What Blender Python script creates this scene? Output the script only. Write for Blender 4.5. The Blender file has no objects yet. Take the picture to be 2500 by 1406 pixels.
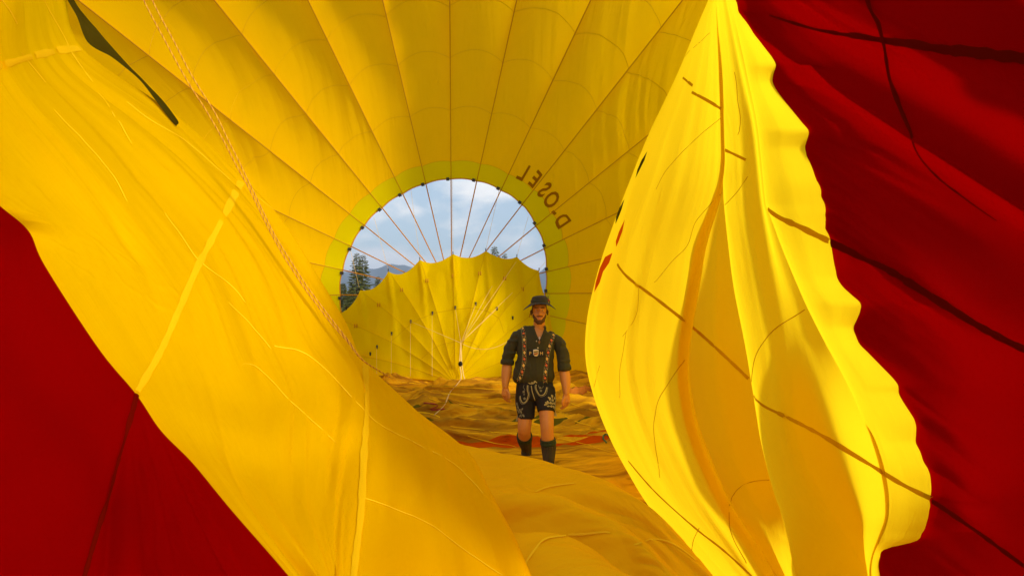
import bpy, bmesh, math, random
import numpy as np
from mathutils import Vector, Matrix
from mathutils.bvhtree import BVHTree

random.seed(4); np.random.seed(4)
SC = bpy.context.scene
COL = SC.collection
R = math.radians

# ------------------------------------------------------------------ camera
F = 1667.0                     # focal length in photo pixels (24 mm on 36 mm, 2500 px wide)
CAM = np.array([0.0, 0.0, 1.6])
PITCH = math.atan(87.0 / F)
cd = bpy.data.cameras.new('camera'); cam = bpy.data.objects.new('camera', cd); COL.objects.link(cam)
cam.location = CAM; cam.rotation_euler = (R(90) + PITCH, 0, 0)
cd.sensor_width = 36; cd.lens = 24; cd.clip_start = 0.05; cd.clip_end = 30000
SC.camera = cam
FWD = np.array([0, math.cos(PITCH), math.sin(PITCH)])
UPV = np.array([0, -math.sin(PITCH), math.cos(PITCH)])
RGT = np.array([1.0, 0, 0])
def P(px, py, d):
    """a point of the place seen at photo pixel (px, py), d metres in front of the photographer"""
    return CAM + d * (FWD + (px - 1250) / F * RGT - (py - 703) / F * UPV)

# ------------------------------------------------------------------ sky and sun
SUN_AZ = (0.675, -0.738); SUN_EL = R(15)
n_ = math.hypot(*SUN_AZ)
SUN = Vector((SUN_AZ[0] / n_ * math.cos(SUN_EL), SUN_AZ[1] / n_ * math.cos(SUN_EL), math.sin(SUN_EL)))
w = bpy.data.worlds.new('World'); SC.world = w; w.use_nodes = True
nt = w.node_tree; nt.nodes.clear()
def N(nt, typ, **k):
    n = nt.nodes.new(typ)
    for a, v in k.items():
        if a.startswith('i_'): n.inputs[a[2:].replace('_', ' ')].default_value = v
        else: setattr(n, a, v)
    return n
out = N(nt, 'ShaderNodeOutputWorld'); bg = N(nt, 'ShaderNodeBackground')
sky = N(nt, 'ShaderNodeTexSky', sky_type='NISHITA', sun_disc=False)
sky.sun_elevation = SUN_EL; sky.sun_rotation = math.atan2(SUN.x, SUN.y)
sky.air_density = 1.0; sky.dust_density = 1.2; sky.ozone_density = 1.0
tc = N(nt, 'ShaderNodeTexCoord'); mp = N(nt, 'ShaderNodeMapping'); mp.inputs['Scale'].default_value = (1, 1, 2.1)
nz = N(nt, 'ShaderNodeTexNoise', i_Scale=6.5, i_Detail=9.0, i_Roughness=0.56, i_Distortion=0.25)
rp = N(nt, 'ShaderNodeValToRGB'); rp.color_ramp.elements[0].position = 0.44; rp.color_ramp.elements[1].position = 0.56
nz2 = N(nt, 'ShaderNodeTexNoise', i_Scale=13.0, i_Detail=8.0, i_Roughness=0.6)
ccol = N(nt, 'ShaderNodeMix', data_type='RGBA'); ccol.inputs['A'].default_value = (5.2, 5.5, 5.9, 1); ccol.inputs['B'].default_value = (9.6, 9.2, 8.6, 1)
mix = N(nt, 'ShaderNodeMix', data_type='RGBA')
base = N(nt, 'ShaderNodeMix', data_type='RGBA'); base.inputs['Factor'].default_value = 0.4; base.inputs['B'].default_value = (4.6, 5.5, 6.7, 1)
L = nt.links.new
L(tc.outputs['Generated'], mp.inputs['Vector']); L(mp.outputs[0], nz.inputs['Vector']); L(mp.outputs[0], nz2.inputs['Vector'])
L(nz.outputs['Fac'], rp.inputs[0]); L(nz2.outputs['Fac'], ccol.inputs['Factor'])
L(sky.outputs[0], base.inputs['A']); L(rp.outputs[0], mix.inputs['Factor']); L(base.outputs['Result'], mix.inputs['A']); L(ccol.outputs['Result'], mix.inputs['B'])
L(mix.outputs['Result'], bg.inputs[0]); bg.inputs[1].default_value = 0.10; L(bg.outputs[0], out.inputs[0])
sd = bpy.data.lights.new('sun', 'SUN'); sun = bpy.data.objects.new('sun', sd); COL.objects.link(sun)
sd.energy = 3.9; sd.angle = R(6.0); sd.color = (1.0, 0.87, 0.70)
sun.rotation_euler = SUN.to_track_quat('Z', 'Y').to_euler(); sun.location = (12, -14, 9)
vs = SC.view_settings; vs.view_transform = 'Standard'; vs.look = 'None'; vs.gamma = 1.0; vs.exposure = 0.7
vs.use_curve_mapping = False
SC.cycles.max_bounces = 12; SC.cycles.diffuse_bounces = 6; SC.cycles.transmission_bounces = 8; SC.cycles.transparent_max_bounces = 12
SC.cycles.use_denoising = True
SC.cycles.sample_clamp_indirect = 6.0

# ------------------------------------------------------------------ small tools
def smooth(x): x = np.clip(x, 0, 1); return x * x * (3 - 2 * x)
def h3(i, j, k, s):
    n = (i * 73856093) ^ (j * 19349663) ^ (k * 83492791) ^ (s * 2654435)
    n = (n ^ (n >> 13)) * 1274126177 & 0x7fffffff
    n = (n ^ (n >> 15)) * 1911520717 & 0x7fffffff
    return (n & 0xffff) / 65535.0
def vnoise(x, y, z, s=1):
    x, y, z = np.broadcast_arrays(np.asarray(x, float), np.asarray(y, float), np.asarray(z, float))
    xi, yi, zi = np.floor(x).astype(np.int64), np.floor(y).astype(np.int64), np.floor(z).astype(np.int64)
    a, b, c = smooth(x - xi), smooth(y - yi), smooth(z - zi)
    r = 0
    for dx in (0, 1):
        for dy in (0, 1):
            for dz in (0, 1):
                r = r + h3(xi + dx, yi + dy, zi + dz, s) * (a if dx else 1 - a) * (b if dy else 1 - b) * (c if dz else 1 - c)
    return r * 2 - 1
def fbm(x, y, z, s=1, o=3):
    r, a, f = 0, 1.0, 1.0
    for k in range(o):
        r = r + a * vnoise(x * f, y * f, z * f, s + k * 17); a *= 0.5; f *= 2.03
    return r
def ridge(x, y, z, s=1, o=2):
    r, a, f = 0, 1.0, 1.0
    for k in range(o):
        r = r + a * (1 - 2 * np.abs(vnoise(x * f, y * f, z * f, s + k * 31))); a *= 0.5; f *= 2.1
    return r
def cr(pts, n):
    """Catmull-Rom through control points (K,...) sampled at n places, uniform in index"""
    p = np.asarray(pts, float); K = len(p)
    t = np.linspace(0, K - 1, n); i = np.clip(np.floor(t).astype(int), 0, K - 2); f = (t - i).reshape((-1,) + (1,) * (p.ndim - 1))
    g = lambda j: p[np.clip(j, 0, K - 1)]
    a, b, c, d = g(i - 1), g(i), g(i + 1), g(i + 2)
    return 0.5 * (2 * b + (c - a) * f + (2 * a - 5 * b + 4 * c - d) * f ** 2 + (3 * b - a - 3 * c + d) * f ** 3)
def resample(pts, step):
    p = np.asarray(pts, float)
    if len(p) > 2: p = cr(p, (len(p) - 1) * 12 + 1)
    s = np.r_[0, np.cumsum(np.linalg.norm(np.diff(p, axis=0), axis=1))]
    n = max(2, int(s[-1] / step) + 1); q = np.linspace(0, s[-1], n)
    return np.stack([np.interp(q, s, p[:, k]) for k in range(p.shape[1])], 1)

def mesh_obj(name, V, Fc, mat, parent=None, uv=None, sm=True):
    me = bpy.data.meshes.new(name); me.from_pydata([tuple(map(float, v)) for v in V], [], [tuple(map(int, f)) for f in Fc]); me.update()
    if uv is not None:
        lay = me.uv_layers.new(name='UVMap'); li = np.empty(len(me.loops), np.int32); me.loops.foreach_get('vertex_index', li)
        lay.data.foreach_set('uv', np.asarray(uv, np.float32)[li].ravel())
    if sm: me.polygons.foreach_set('use_smooth', [True] * len(me.polygons))
    for m in (mat if isinstance(mat, (list, tuple)) else [mat]): me.materials.append(m)
    o = bpy.data.objects.new(name, me); COL.objects.link(o)
    if parent is not None: o.parent = parent
    return o
def grid_faces(nu, nv, wrap=False):
    i, j = np.meshgrid(np.arange(nu - 1), np.arange(nv if wrap else nv - 1), indexing='ij')
    j2 = (j + 1) % nv
    return np.stack([i * nv + j, i * nv + j2, (i + 1) * nv + j2, (i + 1) * nv + j], -1).reshape(-1, 4)
def grid_obj(name, G, mat, parent=None, wrap=False, uv=None):
    nu, nv = G.shape[:2]
    if uv is None:
        uu = np.cumsum(np.r_[0, np.linalg.norm(np.diff(G[:, nv // 2], axis=0), axis=1)])
        vv = np.cumsum(np.r_[0, np.linalg.norm(np.diff(G[nu // 2], axis=0), axis=1)])
        uv = np.stack(np.meshgrid(vv, uu), -1).reshape(-1, 2)
    return mesh_obj(name, G.reshape(-1, 3), grid_faces(nu, nv, wrap), mat, parent, uv)
def normals(G):
    a = np.gradient(G, axis=0); b = np.gradient(G, axis=1); n = np.cross(a, b)
    return n / (np.linalg.norm(n, axis=2, keepdims=True) + 1e-9)
def tube_mesh(pts, r, k=6, cap=True):
    p = np.asarray(pts, float); n = len(p); t = np.gradient(p, axis=0); t /= np.linalg.norm(t, axis=1, keepdims=True) + 1e-9
    rr = np.broadcast_to(np.asarray(r, float), (n,))
    u = np.cross(t[0], [0.13, 0.31, 0.94]); u /= np.linalg.norm(u); V = []
    for i in range(n):
        u = u - t[i] * np.dot(u, t[i]); u /= np.linalg.norm(u) + 1e-9; v = np.cross(t[i], u)
        a = np.arange(k) * 2 * math.pi / k
        V.append(p[i] + rr[i] * (np.cos(a)[:, None] * u + np.sin(a)[:, None] * v))
    V = np.concatenate(V); Fc = [list(f) for f in grid_faces(n, k, True)]
    if cap: Fc += [list(range(k))[::-1], [(n - 1) * k + q for q in range(k)]]
    return V, Fc
def tube(name, pts, r, mat, parent=None, k=6):
    V, Fc = tube_mesh(pts, r, k); s = np.r_[0, np.cumsum(np.linalg.norm(np.diff(np.asarray(pts, float), axis=0), axis=1))]
    uv = np.stack([np.tile(np.arange(k) / k, len(s)), np.repeat(s, k)], 1)
    return mesh_obj(name, V, Fc, mat, parent, uv)
def empty(name, loc, **props):
    o = bpy.data.objects.new(name, None); COL.objects.link(o); o.location = tuple(map(float, loc)); o.empty_display_size = 0.2
    for k, v in props.items(): o[k] = v
    bpy.context.view_layer.update()
    return o
def adopt(root, *parts):
    """parts were modelled in world space: hang them under the thing without moving them"""
    for o in parts:
        o.parent = root; o.matrix_parent_inverse = Matrix.Translation(-Vector(root.location))

# ------------------------------------------------------------------ materials
def new_mat(name):
    m = bpy.data.materials.new(name); m.use_nodes = True; m.node_tree.nodes.clear(); return m, m.node_tree
def fabric(name, col, col2=None, trans=0.42, tcol=None, coord='Object', scale=(1, 1, 1), bump=0.4, dist=0.02, fine=(30, 30, 6), rough=0.5, var=0.10, gloss=0.04, crinkle=0.0, csc=(7, 3, 7)):
    """thin coated nylon: diffuse reflection plus light through the cloth, creased by bump"""
    m, t = new_mat(name); lk = t.links.new
    o = N(t, 'ShaderNodeOutputMaterial'); tc = N(t, 'ShaderNodeTexCoord')
    m1 = N(t, 'ShaderNodeMapping'); m1.inputs['Scale'].default_value = scale
    m2 = N(t, 'ShaderNodeMapping'); m2.inputs['Scale'].default_value = fine
    lk(tc.outputs[coord], m1.inputs[0]); lk(tc.outputs[coord], m2.inputs[0])
    n1 = N(t, 'ShaderNodeTexNoise', noise_type='RIDGED_MULTIFRACTAL', i_Scale=0.6, i_Detail=3.0, i_Roughness=0.45, i_Distortion=0.3)
    n2 = N(t, 'ShaderNodeTexNoise', i_Scale=1.0, i_Detail=3.0, i_Roughness=0.6)
    lk(m1.outputs[0], n1.inputs[0]); lk(m2.outputs[0], n2.inputs[0])
    b1 = N(t, 'ShaderNodeBump', i_Strength=bump, i_Distance=dist); b2 = N(t, 'ShaderNodeBump', i_Strength=bump * 0.7, i_Distance=dist * 0.25)
    lk(n1.outputs['Fac'], b1.inputs['Height']); lk(n2.outputs['Fac'], b2.inputs['Height']); lk(b1.outputs[0], b2.inputs['Normal'])
    if crinkle:                                         # patches of small sharp crumples
        m4 = N(t, 'ShaderNodeMapping'); m4.inputs['Scale'].default_value = csc; lk(tc.outputs[coord], m4.inputs[0])
        n4 = N(t, 'ShaderNodeTexNoise', noise_type='RIDGED_MULTIFRACTAL', i_Scale=1.0, i_Detail=4.0, i_Roughness=0.5, i_Distortion=0.8); lk(m4.outputs[0], n4.inputs[0])
        n5 = N(t, 'ShaderNodeTexNoise', i_Scale=1.1, i_Detail=2.0); lk(tc.outputs['Object'], n5.inputs[0])
        r5 = N(t, 'ShaderNodeMapRange'); r5.inputs['From Min'].default_value = 0.42; r5.inputs['From Max'].default_value = 0.62; lk(n5.outputs['Fac'], r5.inputs[0])
        mu = N(t, 'ShaderNodeMath', operation='MULTIPLY'); lk(n4.outputs['Fac'], mu.inputs[0]); lk(r5.outputs[0], mu.inputs[1])
        b4 = N(t, 'ShaderNodeBump', i_Strength=crinkle, i_Distance=dist * 0.8); lk(mu.outputs[0], b4.inputs['Height']); lk(b2.outputs[0], b4.inputs['Normal']); b2 = b4
    big = N(t, 'ShaderNodeTexNoise', i_Scale=0.7, i_Detail=4.0); lk(tc.outputs['Object'], big.inputs[0])
    mx = N(t, 'ShaderNodeMix', data_type='RGBA'); mx.inputs['A'].default_value = (*col, 1)
    mx.inputs['B'].default_value = (*(col2 or tuple(c * (1 - var * 2) for c in col)), 1); lk(big.outputs['Fac'], mx.inputs['Factor'])
    df = N(t, 'ShaderNodeBsdfDiffuse'); tr = N(t, 'ShaderNodeBsdfTranslucent'); ms = N(t, 'ShaderNodeMixShader'); ms.inputs[0].default_value = trans
    lk(mx.outputs['Result'], df.inputs[0]); lk(b2.outputs[0], df.inputs['Normal']); lk(b2.outputs[0], tr.inputs['Normal'])
    if tcol: tr.inputs[0].default_value = (*tcol, 1)
    else: lk(mx.outputs['Result'], tr.inputs[0])
    gl = N(t, 'ShaderNodeBsdfGlossy', i_Roughness=rough); gl.inputs[0].default_value = (*[min(1, c * 1.1) for c in col], 1); lk(b2.outputs[0], gl.inputs['Normal'])
    m3 = N(t, 'ShaderNodeMixShader'); m3.inputs[0].default_value = gloss
    lk(df.outputs[0], ms.inputs[1]); lk(tr.outputs[0], ms.inputs[2]); lk(ms.outputs[0], m3.inputs[1]); lk(gl.outputs[0], m3.inputs[2]); lk(m3.outputs[0], o.inputs[0])
    return m
def solid(name, col, rough=0.7, var=0.15, nscale=40, bump=0.0, coord='Object', metal=0.0):
    m, t = new_mat(name); lk = t.links.new
    o = N(t, 'ShaderNodeOutputMaterial'); b = N(t, 'ShaderNodeBsdfPrincipled', i_Roughness=rough, i_Metallic=metal); tc = N(t, 'ShaderNodeTexCoord')
    n = N(t, 'ShaderNodeTexNoise', i_Scale=nscale, i_Detail=4.0); lk(tc.outputs[coord], n.inputs[0])
    mx = N(t, 'ShaderNodeMix', data_type='RGBA'); mx.inputs['A'].default_value = (*[c * (1 + var) for c in col], 1); mx.inputs['B'].default_value = (*[c * (1 - var) for c in col], 1)
    lk(n.outputs['Fac'], mx.inputs['Factor']); lk(mx.outputs['Result'], b.inputs['Base Color']); lk(b.outputs[0], o.inputs[0])
    if bump:
        bp = N(t, 'ShaderNodeBump', i_Strength=bump, i_Distance=0.004); lk(n.outputs['Fac'], bp.inputs['Height']); lk(bp.outputs[0], b.inputs['Normal'])
    return m
YEL = (0.84, 0.49, 0.0); YELT = (0.95, 0.66, 0.0)
M_gore = fabric('gore_nylon', (0.86, 0.49, 0.0), trans=0.38, tcol=(0.95, 0.62, 0.0), scale=(8, 0.5, 0.45), fine=(30, 1.5, 1.5), bump=0.9, dist=0.05, crinkle=0.6, csc=(9, 0.8, 0.8))
M_band = fabric('crown_band_nylon', (0.76, 0.62, 0.0), trans=0.45, scale=(5, 5, 2), fine=(30, 30, 8), bump=0.3)
M_left = fabric('near_yellow_nylon', YEL, trans=0.45, tcol=YELT, coord='UV', scale=(6, 0.7, 1), fine=(34, 3.5, 1), bump=0.85, dist=0.014, crinkle=0.9)
M_right = fabric('backlit_yellow_nylon', YEL, trans=0.75, tcol=(0.96, 0.75, 0.010), coord='UV', scale=(5, 0.6, 1), fine=(38, 4, 1), bump=0.75, dist=0.012, crinkle=0.6)
M_red = fabric('red_nylon', (0.21, 0.0, 0.0), trans=0.42, tcol=(0.38, 0.0, 0.0), coord='UV', scale=(5, 0.8, 1), fine=(70, 70, 1), bump=0.2, dist=0.01)
M_valve = fabric('valve_nylon', (0.84, 0.60, 0.0), trans=0.50, scale=(5, 5, 1.2), fine=(24, 24, 8), bump=0.5, dist=0.05, crinkle=0.5, csc=(4, 4, 2))
M_tape = fabric('load_tape', (0.62, 0.30, 0.02), trans=0.15, bump=0.1, fine=(80, 80, 80))
M_tape_y = fabric('seam_tape_yellow', (0.82, 0.50, 0.004), trans=0.2, bump=0.3, fine=(120, 120, 120))
M_tape_b = fabric('seam_tape_doubled', (0.62, 0.30, 0.0), trans=0.45, bump=0.3, fine=(120, 120, 120))
M_tape_r = fabric('seam_tape_red', (0.12, 0.002, 0.0), trans=0.15, bump=0.2, fine=(120, 120, 120))
M_pale = fabric('pale_stitching', (0.92, 0.58, 0.012), trans=0.1, bump=0.1, fine=(120, 120, 120))
M_vseam = fabric('valve_seam_tape', (0.58, 0.34, 0.01), trans=0.2, bump=0.1, fine=(80, 80, 80))
M_line = solid('pale_cord', (0.75, 0.55, 0.2), 0.8)
M_black = solid('black_plastic', (0.012, 0.011, 0.010), 0.5)
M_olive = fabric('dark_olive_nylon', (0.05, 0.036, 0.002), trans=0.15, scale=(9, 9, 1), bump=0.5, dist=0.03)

# ------------------------------------------------------------------ ground outside
gm, gt = new_mat('meadow_grass')
_o = N(gt, 'ShaderNodeOutputMaterial'); _b = N(gt, 'ShaderNodeBsdfPrincipled', i_Roughness=0.9); _n = N(gt, 'ShaderNodeTexNoise', i_Scale=3.0, i_Detail=8.0); _r = N(gt, 'ShaderNodeValToRGB')
_r.color_ramp.elements[0].color = (0.035, 0.06, 0.012, 1); _r.color_ramp.elements[1].color = (0.10, 0.14, 0.03, 1)
_c = N(gt, 'ShaderNodeTexCoord'); gt.links.new(_c.outputs['Object'], _n.inputs[0]); gt.links.new(_n.outputs['Fac'], _r.inputs[0]); gt.links.new(_r.outputs[0], _b.inputs['Base Color']); gt.links.new(_b.outputs[0], _o.inputs[0])
gx = np.r_[-9000, -3000, -900, -300, -100, -40, -15, 0, 15, 40, 100, 300, 900, 3000, 9000]; gy = np.r_[-900, -300, -100, -30, 0, 10, 20, 40, 100, 300, 900, 3000, 9000]
GX, GY = np.meshgrid(gx, gy, indexing='ij')
g = grid_obj('ground', np.stack([GX, GY, np.full(GX.shape, -0.12)], -1), gm); g['kind'] = 'structure'; g['label'] = 'meadow under and behind the balloon'

# ------------------------------------------------------------------ balloon envelope
ENV = empty('balloon_envelope', (0, 12, 0), label='huge yellow and red hot air balloon envelope lying inflated on its side', category='balloon')
CX, CY = 1103.0, 718.0
DH = 20.0
def prof(d): return 7.5 * np.sqrt(np.maximum(1 - ((d - 11) / 10.07) ** 2, 0.01))
_th = np.array([-60, -10, 4, 18, 29, 40, 50, 75, 90, 115, 130, 172, 240.]); _rh = np.array([225, 226, 229, 241, 255, 264, 277, 283, 281, 273, 271, 273, 270.]) / 281
def mh(th): return np.interp(np.degrees(th), _th, _rh)
def env_r(th, d):
    wgt = np.clip((d - 14.5) / 5.5, 0, 1) ** 1.6
    return prof(d) * (1 + (mh(th) - 1) * wgt)
def env_pt(th, d, r):
    th, d, r = np.broadcast_arrays(th, d, r)
    A = CAM + d[..., None] * (FWD + (CX - 1250) / F * RGT - (CY - 703) / F * UPV)
    return A + r[..., None] * (np.cos(th)[..., None] * RGT + np.sin(th)[..., None] * UPV)
STEP = R(12.86); TH0 = R(90.4)
def near_end(deg): return float(np.interp(deg, [-60, 0, 4, 10, 30, 48, 60, 75, 90, 115, 130, 143, 170, 240], [8.5, 7.8, 8.2, 12.4, 12.6, 12.4, 13.0, 14.0, 14.2, 13.4, 11.6, 10.0, 11, 13]))  # out-of-view gore ends, cut and extended to steer sun onto valve, off floor
def clampz(G, zmin=-0.06):
    G = G.copy(); G[..., 2] = np.maximum(G[..., 2], zmin); return G
def billow(u, th, d):
    """how far the cloth of a gore stands out beyond the straight line between its two tapes (u = 0..1)"""
    c = 2 * np.sin(STEP / 2) * env_r(th, d)
    amp = 0.20 * np.interp(d, [17.5, 20.0], [1.0, 0.30])
    return amp * c * (np.sin(np.pi * u) ** 0.9)
def d_of_R(th, Rpx):
    ds = np.linspace(9, DH, 400); rr = env_r(th, ds) / ds * F
    return float(np.interp(Rpx * float(mh(th)) ** 0.6, rr[::-1], ds[::-1]))
RINGS = [323, 448, 576, 702, 830, 960]
gores = []
def gore_surface(th, u, d):
    r = env_r(th, d) * np.cos(STEP / 2) / np.cos((u - 0.5) * STEP) + billow(u, th, d)
    deg = np.degrees(th)
    G = env_pt(th, d, r)
    # hanging creases: strongest on the sides, none over the top
    side = np.clip(np.abs(deg - 92) / 55, 0, 1) ** 1.5
    lean = 0.12 * np.sign(92 - deg)
    q = G[..., 0] + lean * G[..., 2] * 0.9
    wr = ridge(q * 2.8, 0 * q, G[..., 2] * 0.20, 3, 2) + 0.7 * ridge(q * 7.0, 0 * q, G[..., 2] * 0.30, 9, 1)
    patch = smooth(0.5 + 1.4 * vnoise(G[..., 0] * 0.4, G[..., 1] * 0.4, G[..., 2] * 0.3, 12))
    edge = np.sin(np.pi * np.clip(u, 0, 1)) ** 0.5
    return env_pt(th, d, r + 0.060 * side * wr * edge * (0.35 + 0.9 * patch) * np.clip((DH - d) / 1.2, 0.15, 1))
for k in range(-12, 12):
    th_a = TH0 + k * STEP
    mid = math.degrees(th_a + STEP / 2)
    d0 = min(near_end(math.degrees(th_a)), near_end(math.degrees(th_a + STEP)), near_end(mid))
    db = d_of_R(th_a + STEP / 2, RINGS[0])
    nu, nv = 34, 150
    u = np.linspace(0, 1, nu)[None, :]
    d0c = np.array([near_end(math.degrees(th_a + q * STEP)) for q in u[0]])[None, :]
    d = d0c + (db - d0c) * np.linspace(0, 1, nv)[:, None]
    G = clampz(gore_surface(th_a + u * STEP, u, d))
    go = grid_obj('gore', G, M_gore); adopt(ENV, go); gores.append(go)
    d = np.linspace(db, DH, 12)[:, None]
    G = clampz(gore_surface(th_a + u * STEP, u, d))
    bo = grid_obj('crown_band', G, M_band); adopt(ENV, bo); bo.parent = go; bo.matrix_parent_inverse = Matrix.Identity(4); gores.append(bo)
bpy.context.view_layer.update()
def env_at(th, d, lift=0.02):
    """a point just inside the cloth of the crown half"""
    kk = math.floor((th - TH0) / STEP); u = (th - TH0) / STEP - kk
    p = gore_surface(np.array(th), np.array(u), np.array(d)); q = p + (CAM - p) / np.linalg.norm(CAM - p) * lift
    q[2] = max(q[2], -0.04); return q
# load tapes down every joint between gores, on across the open crown to the crown ring
CR_C = env_pt(np.array(0.0), np.array(20.15), np.array(0.0))
for k in range(-8, 11):
    th = TH0 + k * STEP
    d0 = near_end(math.degrees(th)) + 0.1
    ds = np.linspace(d0, DH, 60)
    pts = np.array([env_at(th, dd, 0.012) for dd in ds])
    t = tube('load_tape', pts, 0.012, M_tape, None, 5); adopt(ENV, t)
    e = env_pt(np.array(th), np.array(20.15), np.array(0.12))
    t2 = tube('crown_line', np.array([pts[-1], (pts[-1] + e) / 2 + [0, 0, -0.02], e]), 0.0165, M_tape, None, 6); adopt(ENV, t2)
    # black clip beside the tape on the rim
    a = env_at(th + R(1.6), DH - 0.02, 0.05); rd = (CR_C - a) / np.linalg.norm(CR_C - a); tg = np.cross(rd, FWD)
    V = []
    for sx in (-1, 1):
        for sy in (-0.3, 1.7):
            for sz in (-1, 1): V.append(a + 0.045 * sx * tg + 0.045 * sy * rd + 0.03 * sz * FWD)
    c = mesh_obj('rim_clip', V, [(0, 1, 3, 2), (4, 6, 7, 5), (0, 4, 5, 1), (2, 3, 7, 6), (0, 2, 6, 4), (1, 5, 7, 3)], M_black, None, sm=False); adopt(ENV, c)
a = np.linspace(0, 2 * math.pi, 40)
cr_ring = tube('crown_ring', env_pt(a, np.full(40, 20.15), np.full(40, 0.13)), 0.02, solid('ring_metal', (0.4, 0.4, 0.4), 0.35, metal=1.0), None, 6); adopt(ENV, cr_ring)
# hem around the crown opening
ths = np.linspace(R(-38), R(218), 420)
hem = tube('crown_hem', np.array([env_at(x, DH, 0.0) for x in ths]), 0.018, M_tape, None, 5); adopt(ENV, hem)
# horizontal panel seams
for k in range(-7, 10):
    for Rp in RINGS:
        th_a = TH0 + k * STEP; dd = d_of_R(th_a + STEP / 2, Rp)
        if dd < near_end(math.degrees(th_a + STEP / 2)) + 0.2: continue
        pts = np.array([env_at(th_a + STEP * x, dd, 0.008) for x in np.linspace(0.005, 0.995, 16)])
        s = tube('panel_seam', pts, 0.0042 if Rp != 702 else 0.009, M_tape_y if Rp == 702 else M_tape, None, 4); adopt(ENV, s)

# ------------------------------------------------------------------ sheets pulled between rails
def sheet(name, rails, nu, per, mat, parent, wrinkle=None, flip=False):
    """rails: list of equally long lists of (px, py, d); cloth is drawn smoothly from rail to rail"""
    RR = np.array([[P(*q) for q in r] for r in rails])        # rails x K x 3
    A = np.stack([cr(r, nu) for r in RR], 1)                   # nu x rails x 3
    nv = (len(rails) - 1) * per + 1
    G = cr(np.swapaxes(A, 0, 1), nv); G = np.swapaxes(G, 0, 1)
    uu = np.cumsum(np.r_[0, np.linalg.norm(np.diff(G[:, nv // 2], axis=0), axis=1)])
    vv = np.cumsum(np.r_[0, np.linalg.norm(np.diff(G[nu // 2], axis=0), axis=1)])
    U, V = np.meshgrid(uu, vv, indexing='ij')
    if wrinkle is not None: G = G + normals(G) * wrinkle(U, V, np.linspace(0, 1, nu)[:, None], np.linspace(0, 1, nv)[None, :], G)[..., None]
    o = grid_obj(name, G, mat, None, uv=np.stack([V, U], -1).reshape(-1, 2)); adopt(parent, o)
    return o

# --- left wall, collapsed inwards -------------------------------------------------
LC = [(160, -330, 6.0), (150, -120, 6.0), (165, 0, 6.0), (215, 115, 5.9), (440, 270, 5.9), (590, 430, 5.9), (700, 560, 5.8), (840, 770, 5.7), (892, 880, 5.5), (1050, 1010, 5.1), (1140, 1100, 4.6), (1190, 1200, 4.05), (1240, 1300, 3.55), (1280, 1406, 3.1), (1320, 1530, 2.75)]
LB = [(100, -330, 4.6), (110, -120, 4.6), (125, 0, 4.7), (175, 140, 4.8), (380, 305, 4.95), (525, 460, 5.1), (640, 600, 5.0), (780, 810, 4.95), (862, 905, 4.85), (893, 1010, 4.45), (888, 1100, 4.15), (882, 1200, 3.7), (874, 1300, 3.3), (866, 1406, 2.95), (858, 1530, 2.65)]
LM = [(-30, -330, 3.0), (-10, -120, 3.1), (20, 0, 3.2), (60, 180, 3.4), (250, 400, 3.85), (390, 570, 4.1), (490, 700, 4.1), (580, 880, 4.0), (620, 970, 3.9), (650, 1050, 3.7), (675, 1130, 3.55), (700, 1210, 3.3), (745, 1310, 3.0), (800, 1420, 2.75), (830, 1540, 2.5)]
LY = [(-560, -330, 2.3), (-420, -120, 2.4), (-330, 60, 2.5), (-200, 260, 2.7), (-80, 430, 3.0), (0, 503, 3.15), (70, 565, 3.4), (110, 650, 3.4), (240, 850, 3.35), (332, 962, 3.3), (392, 1050, 3.2), (470, 1130, 3.1), (565, 1245, 2.9), (705, 1406, 2.7), (800, 1530, 2.6)]
def hid(rail, dx, dd): return [(x + dx, y, d + dd) for x, y, d in rail]
LH1 = hid(LC, -25, 0.45); LH2 = hid(LC, -160, 1.3); LH3 = [(x - 520, y - 60, d + 2.6) for x, y, d in LC]
def half(a, b, f=0.5, dd=0.0): return [tuple(np.array(p) * (1 - f) + np.array(q) * f + np.array([0, 0, dd])) for p, q in zip(a, b)]
def wr_left(U, V, u, v, G):
    fade = np.clip((1 - v) * 6, 0, 1)
    q = V + 0.25 * np.sin(U * 0.7)
    return 0.034 * ridge(q * 2.0, U * 0.28, 0 * U, 21, 2) * fade + 0.016 * ridge(q * 5.5, U * 0.5, 0 * U, 25, 2) * (0.3 + 0.7 * smooth(0.5 + vnoise(U * .8, V * .8, 0 * U, 5))) * fade + 0.05 * fbm(U * 0.5, V * 0.6, 0 * U, 31, 2) * fade
side_left = sheet('side_wall', [LH3, LH2, LH1, LC, half(LC, LB, 0.35, -0.06), LB, half(LB, LM, 0.5, 0.03), LM, half(LM, LY, 0.5, 0.02), LY], 260, 24, M_left, ENV, wr_left)
side_left['label'] = 'near yellow wall of cloth on the left'
LR1 = [(-900, -330, 2.6), (-760, -120, 2.6), (-700, 60, 2.6), (-560, 300, 2.6), (-400, 560, 2.6), (-260, 700, 2.6), (-180, 800, 2.6), (-120, 900, 2.6), (-20, 1040, 2.55), (110, 1130, 2.5), (190, 1220, 2.4), (260, 1300, 2.3), (330, 1390, 2.2), (460, 1540, 2.1), (560, 1660, 2.0)]
LR2 = [(-1400, -330, 2.1), (-1300, -120, 2.1), (-1200, 60, 2.1), (-1100, 400, 2.1), (-900, 700, 2.1), (-700, 900, 2.1), (-600, 1000, 2.1), (-500, 1100, 2.1), (-400, 1240, 2.1), (-250, 1330, 2.0), (-120, 1420, 1.95), (-40, 1500, 1.9), (60, 1580, 1.85), (200, 1720, 1.8), (300, 1850, 1.75)]
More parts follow.
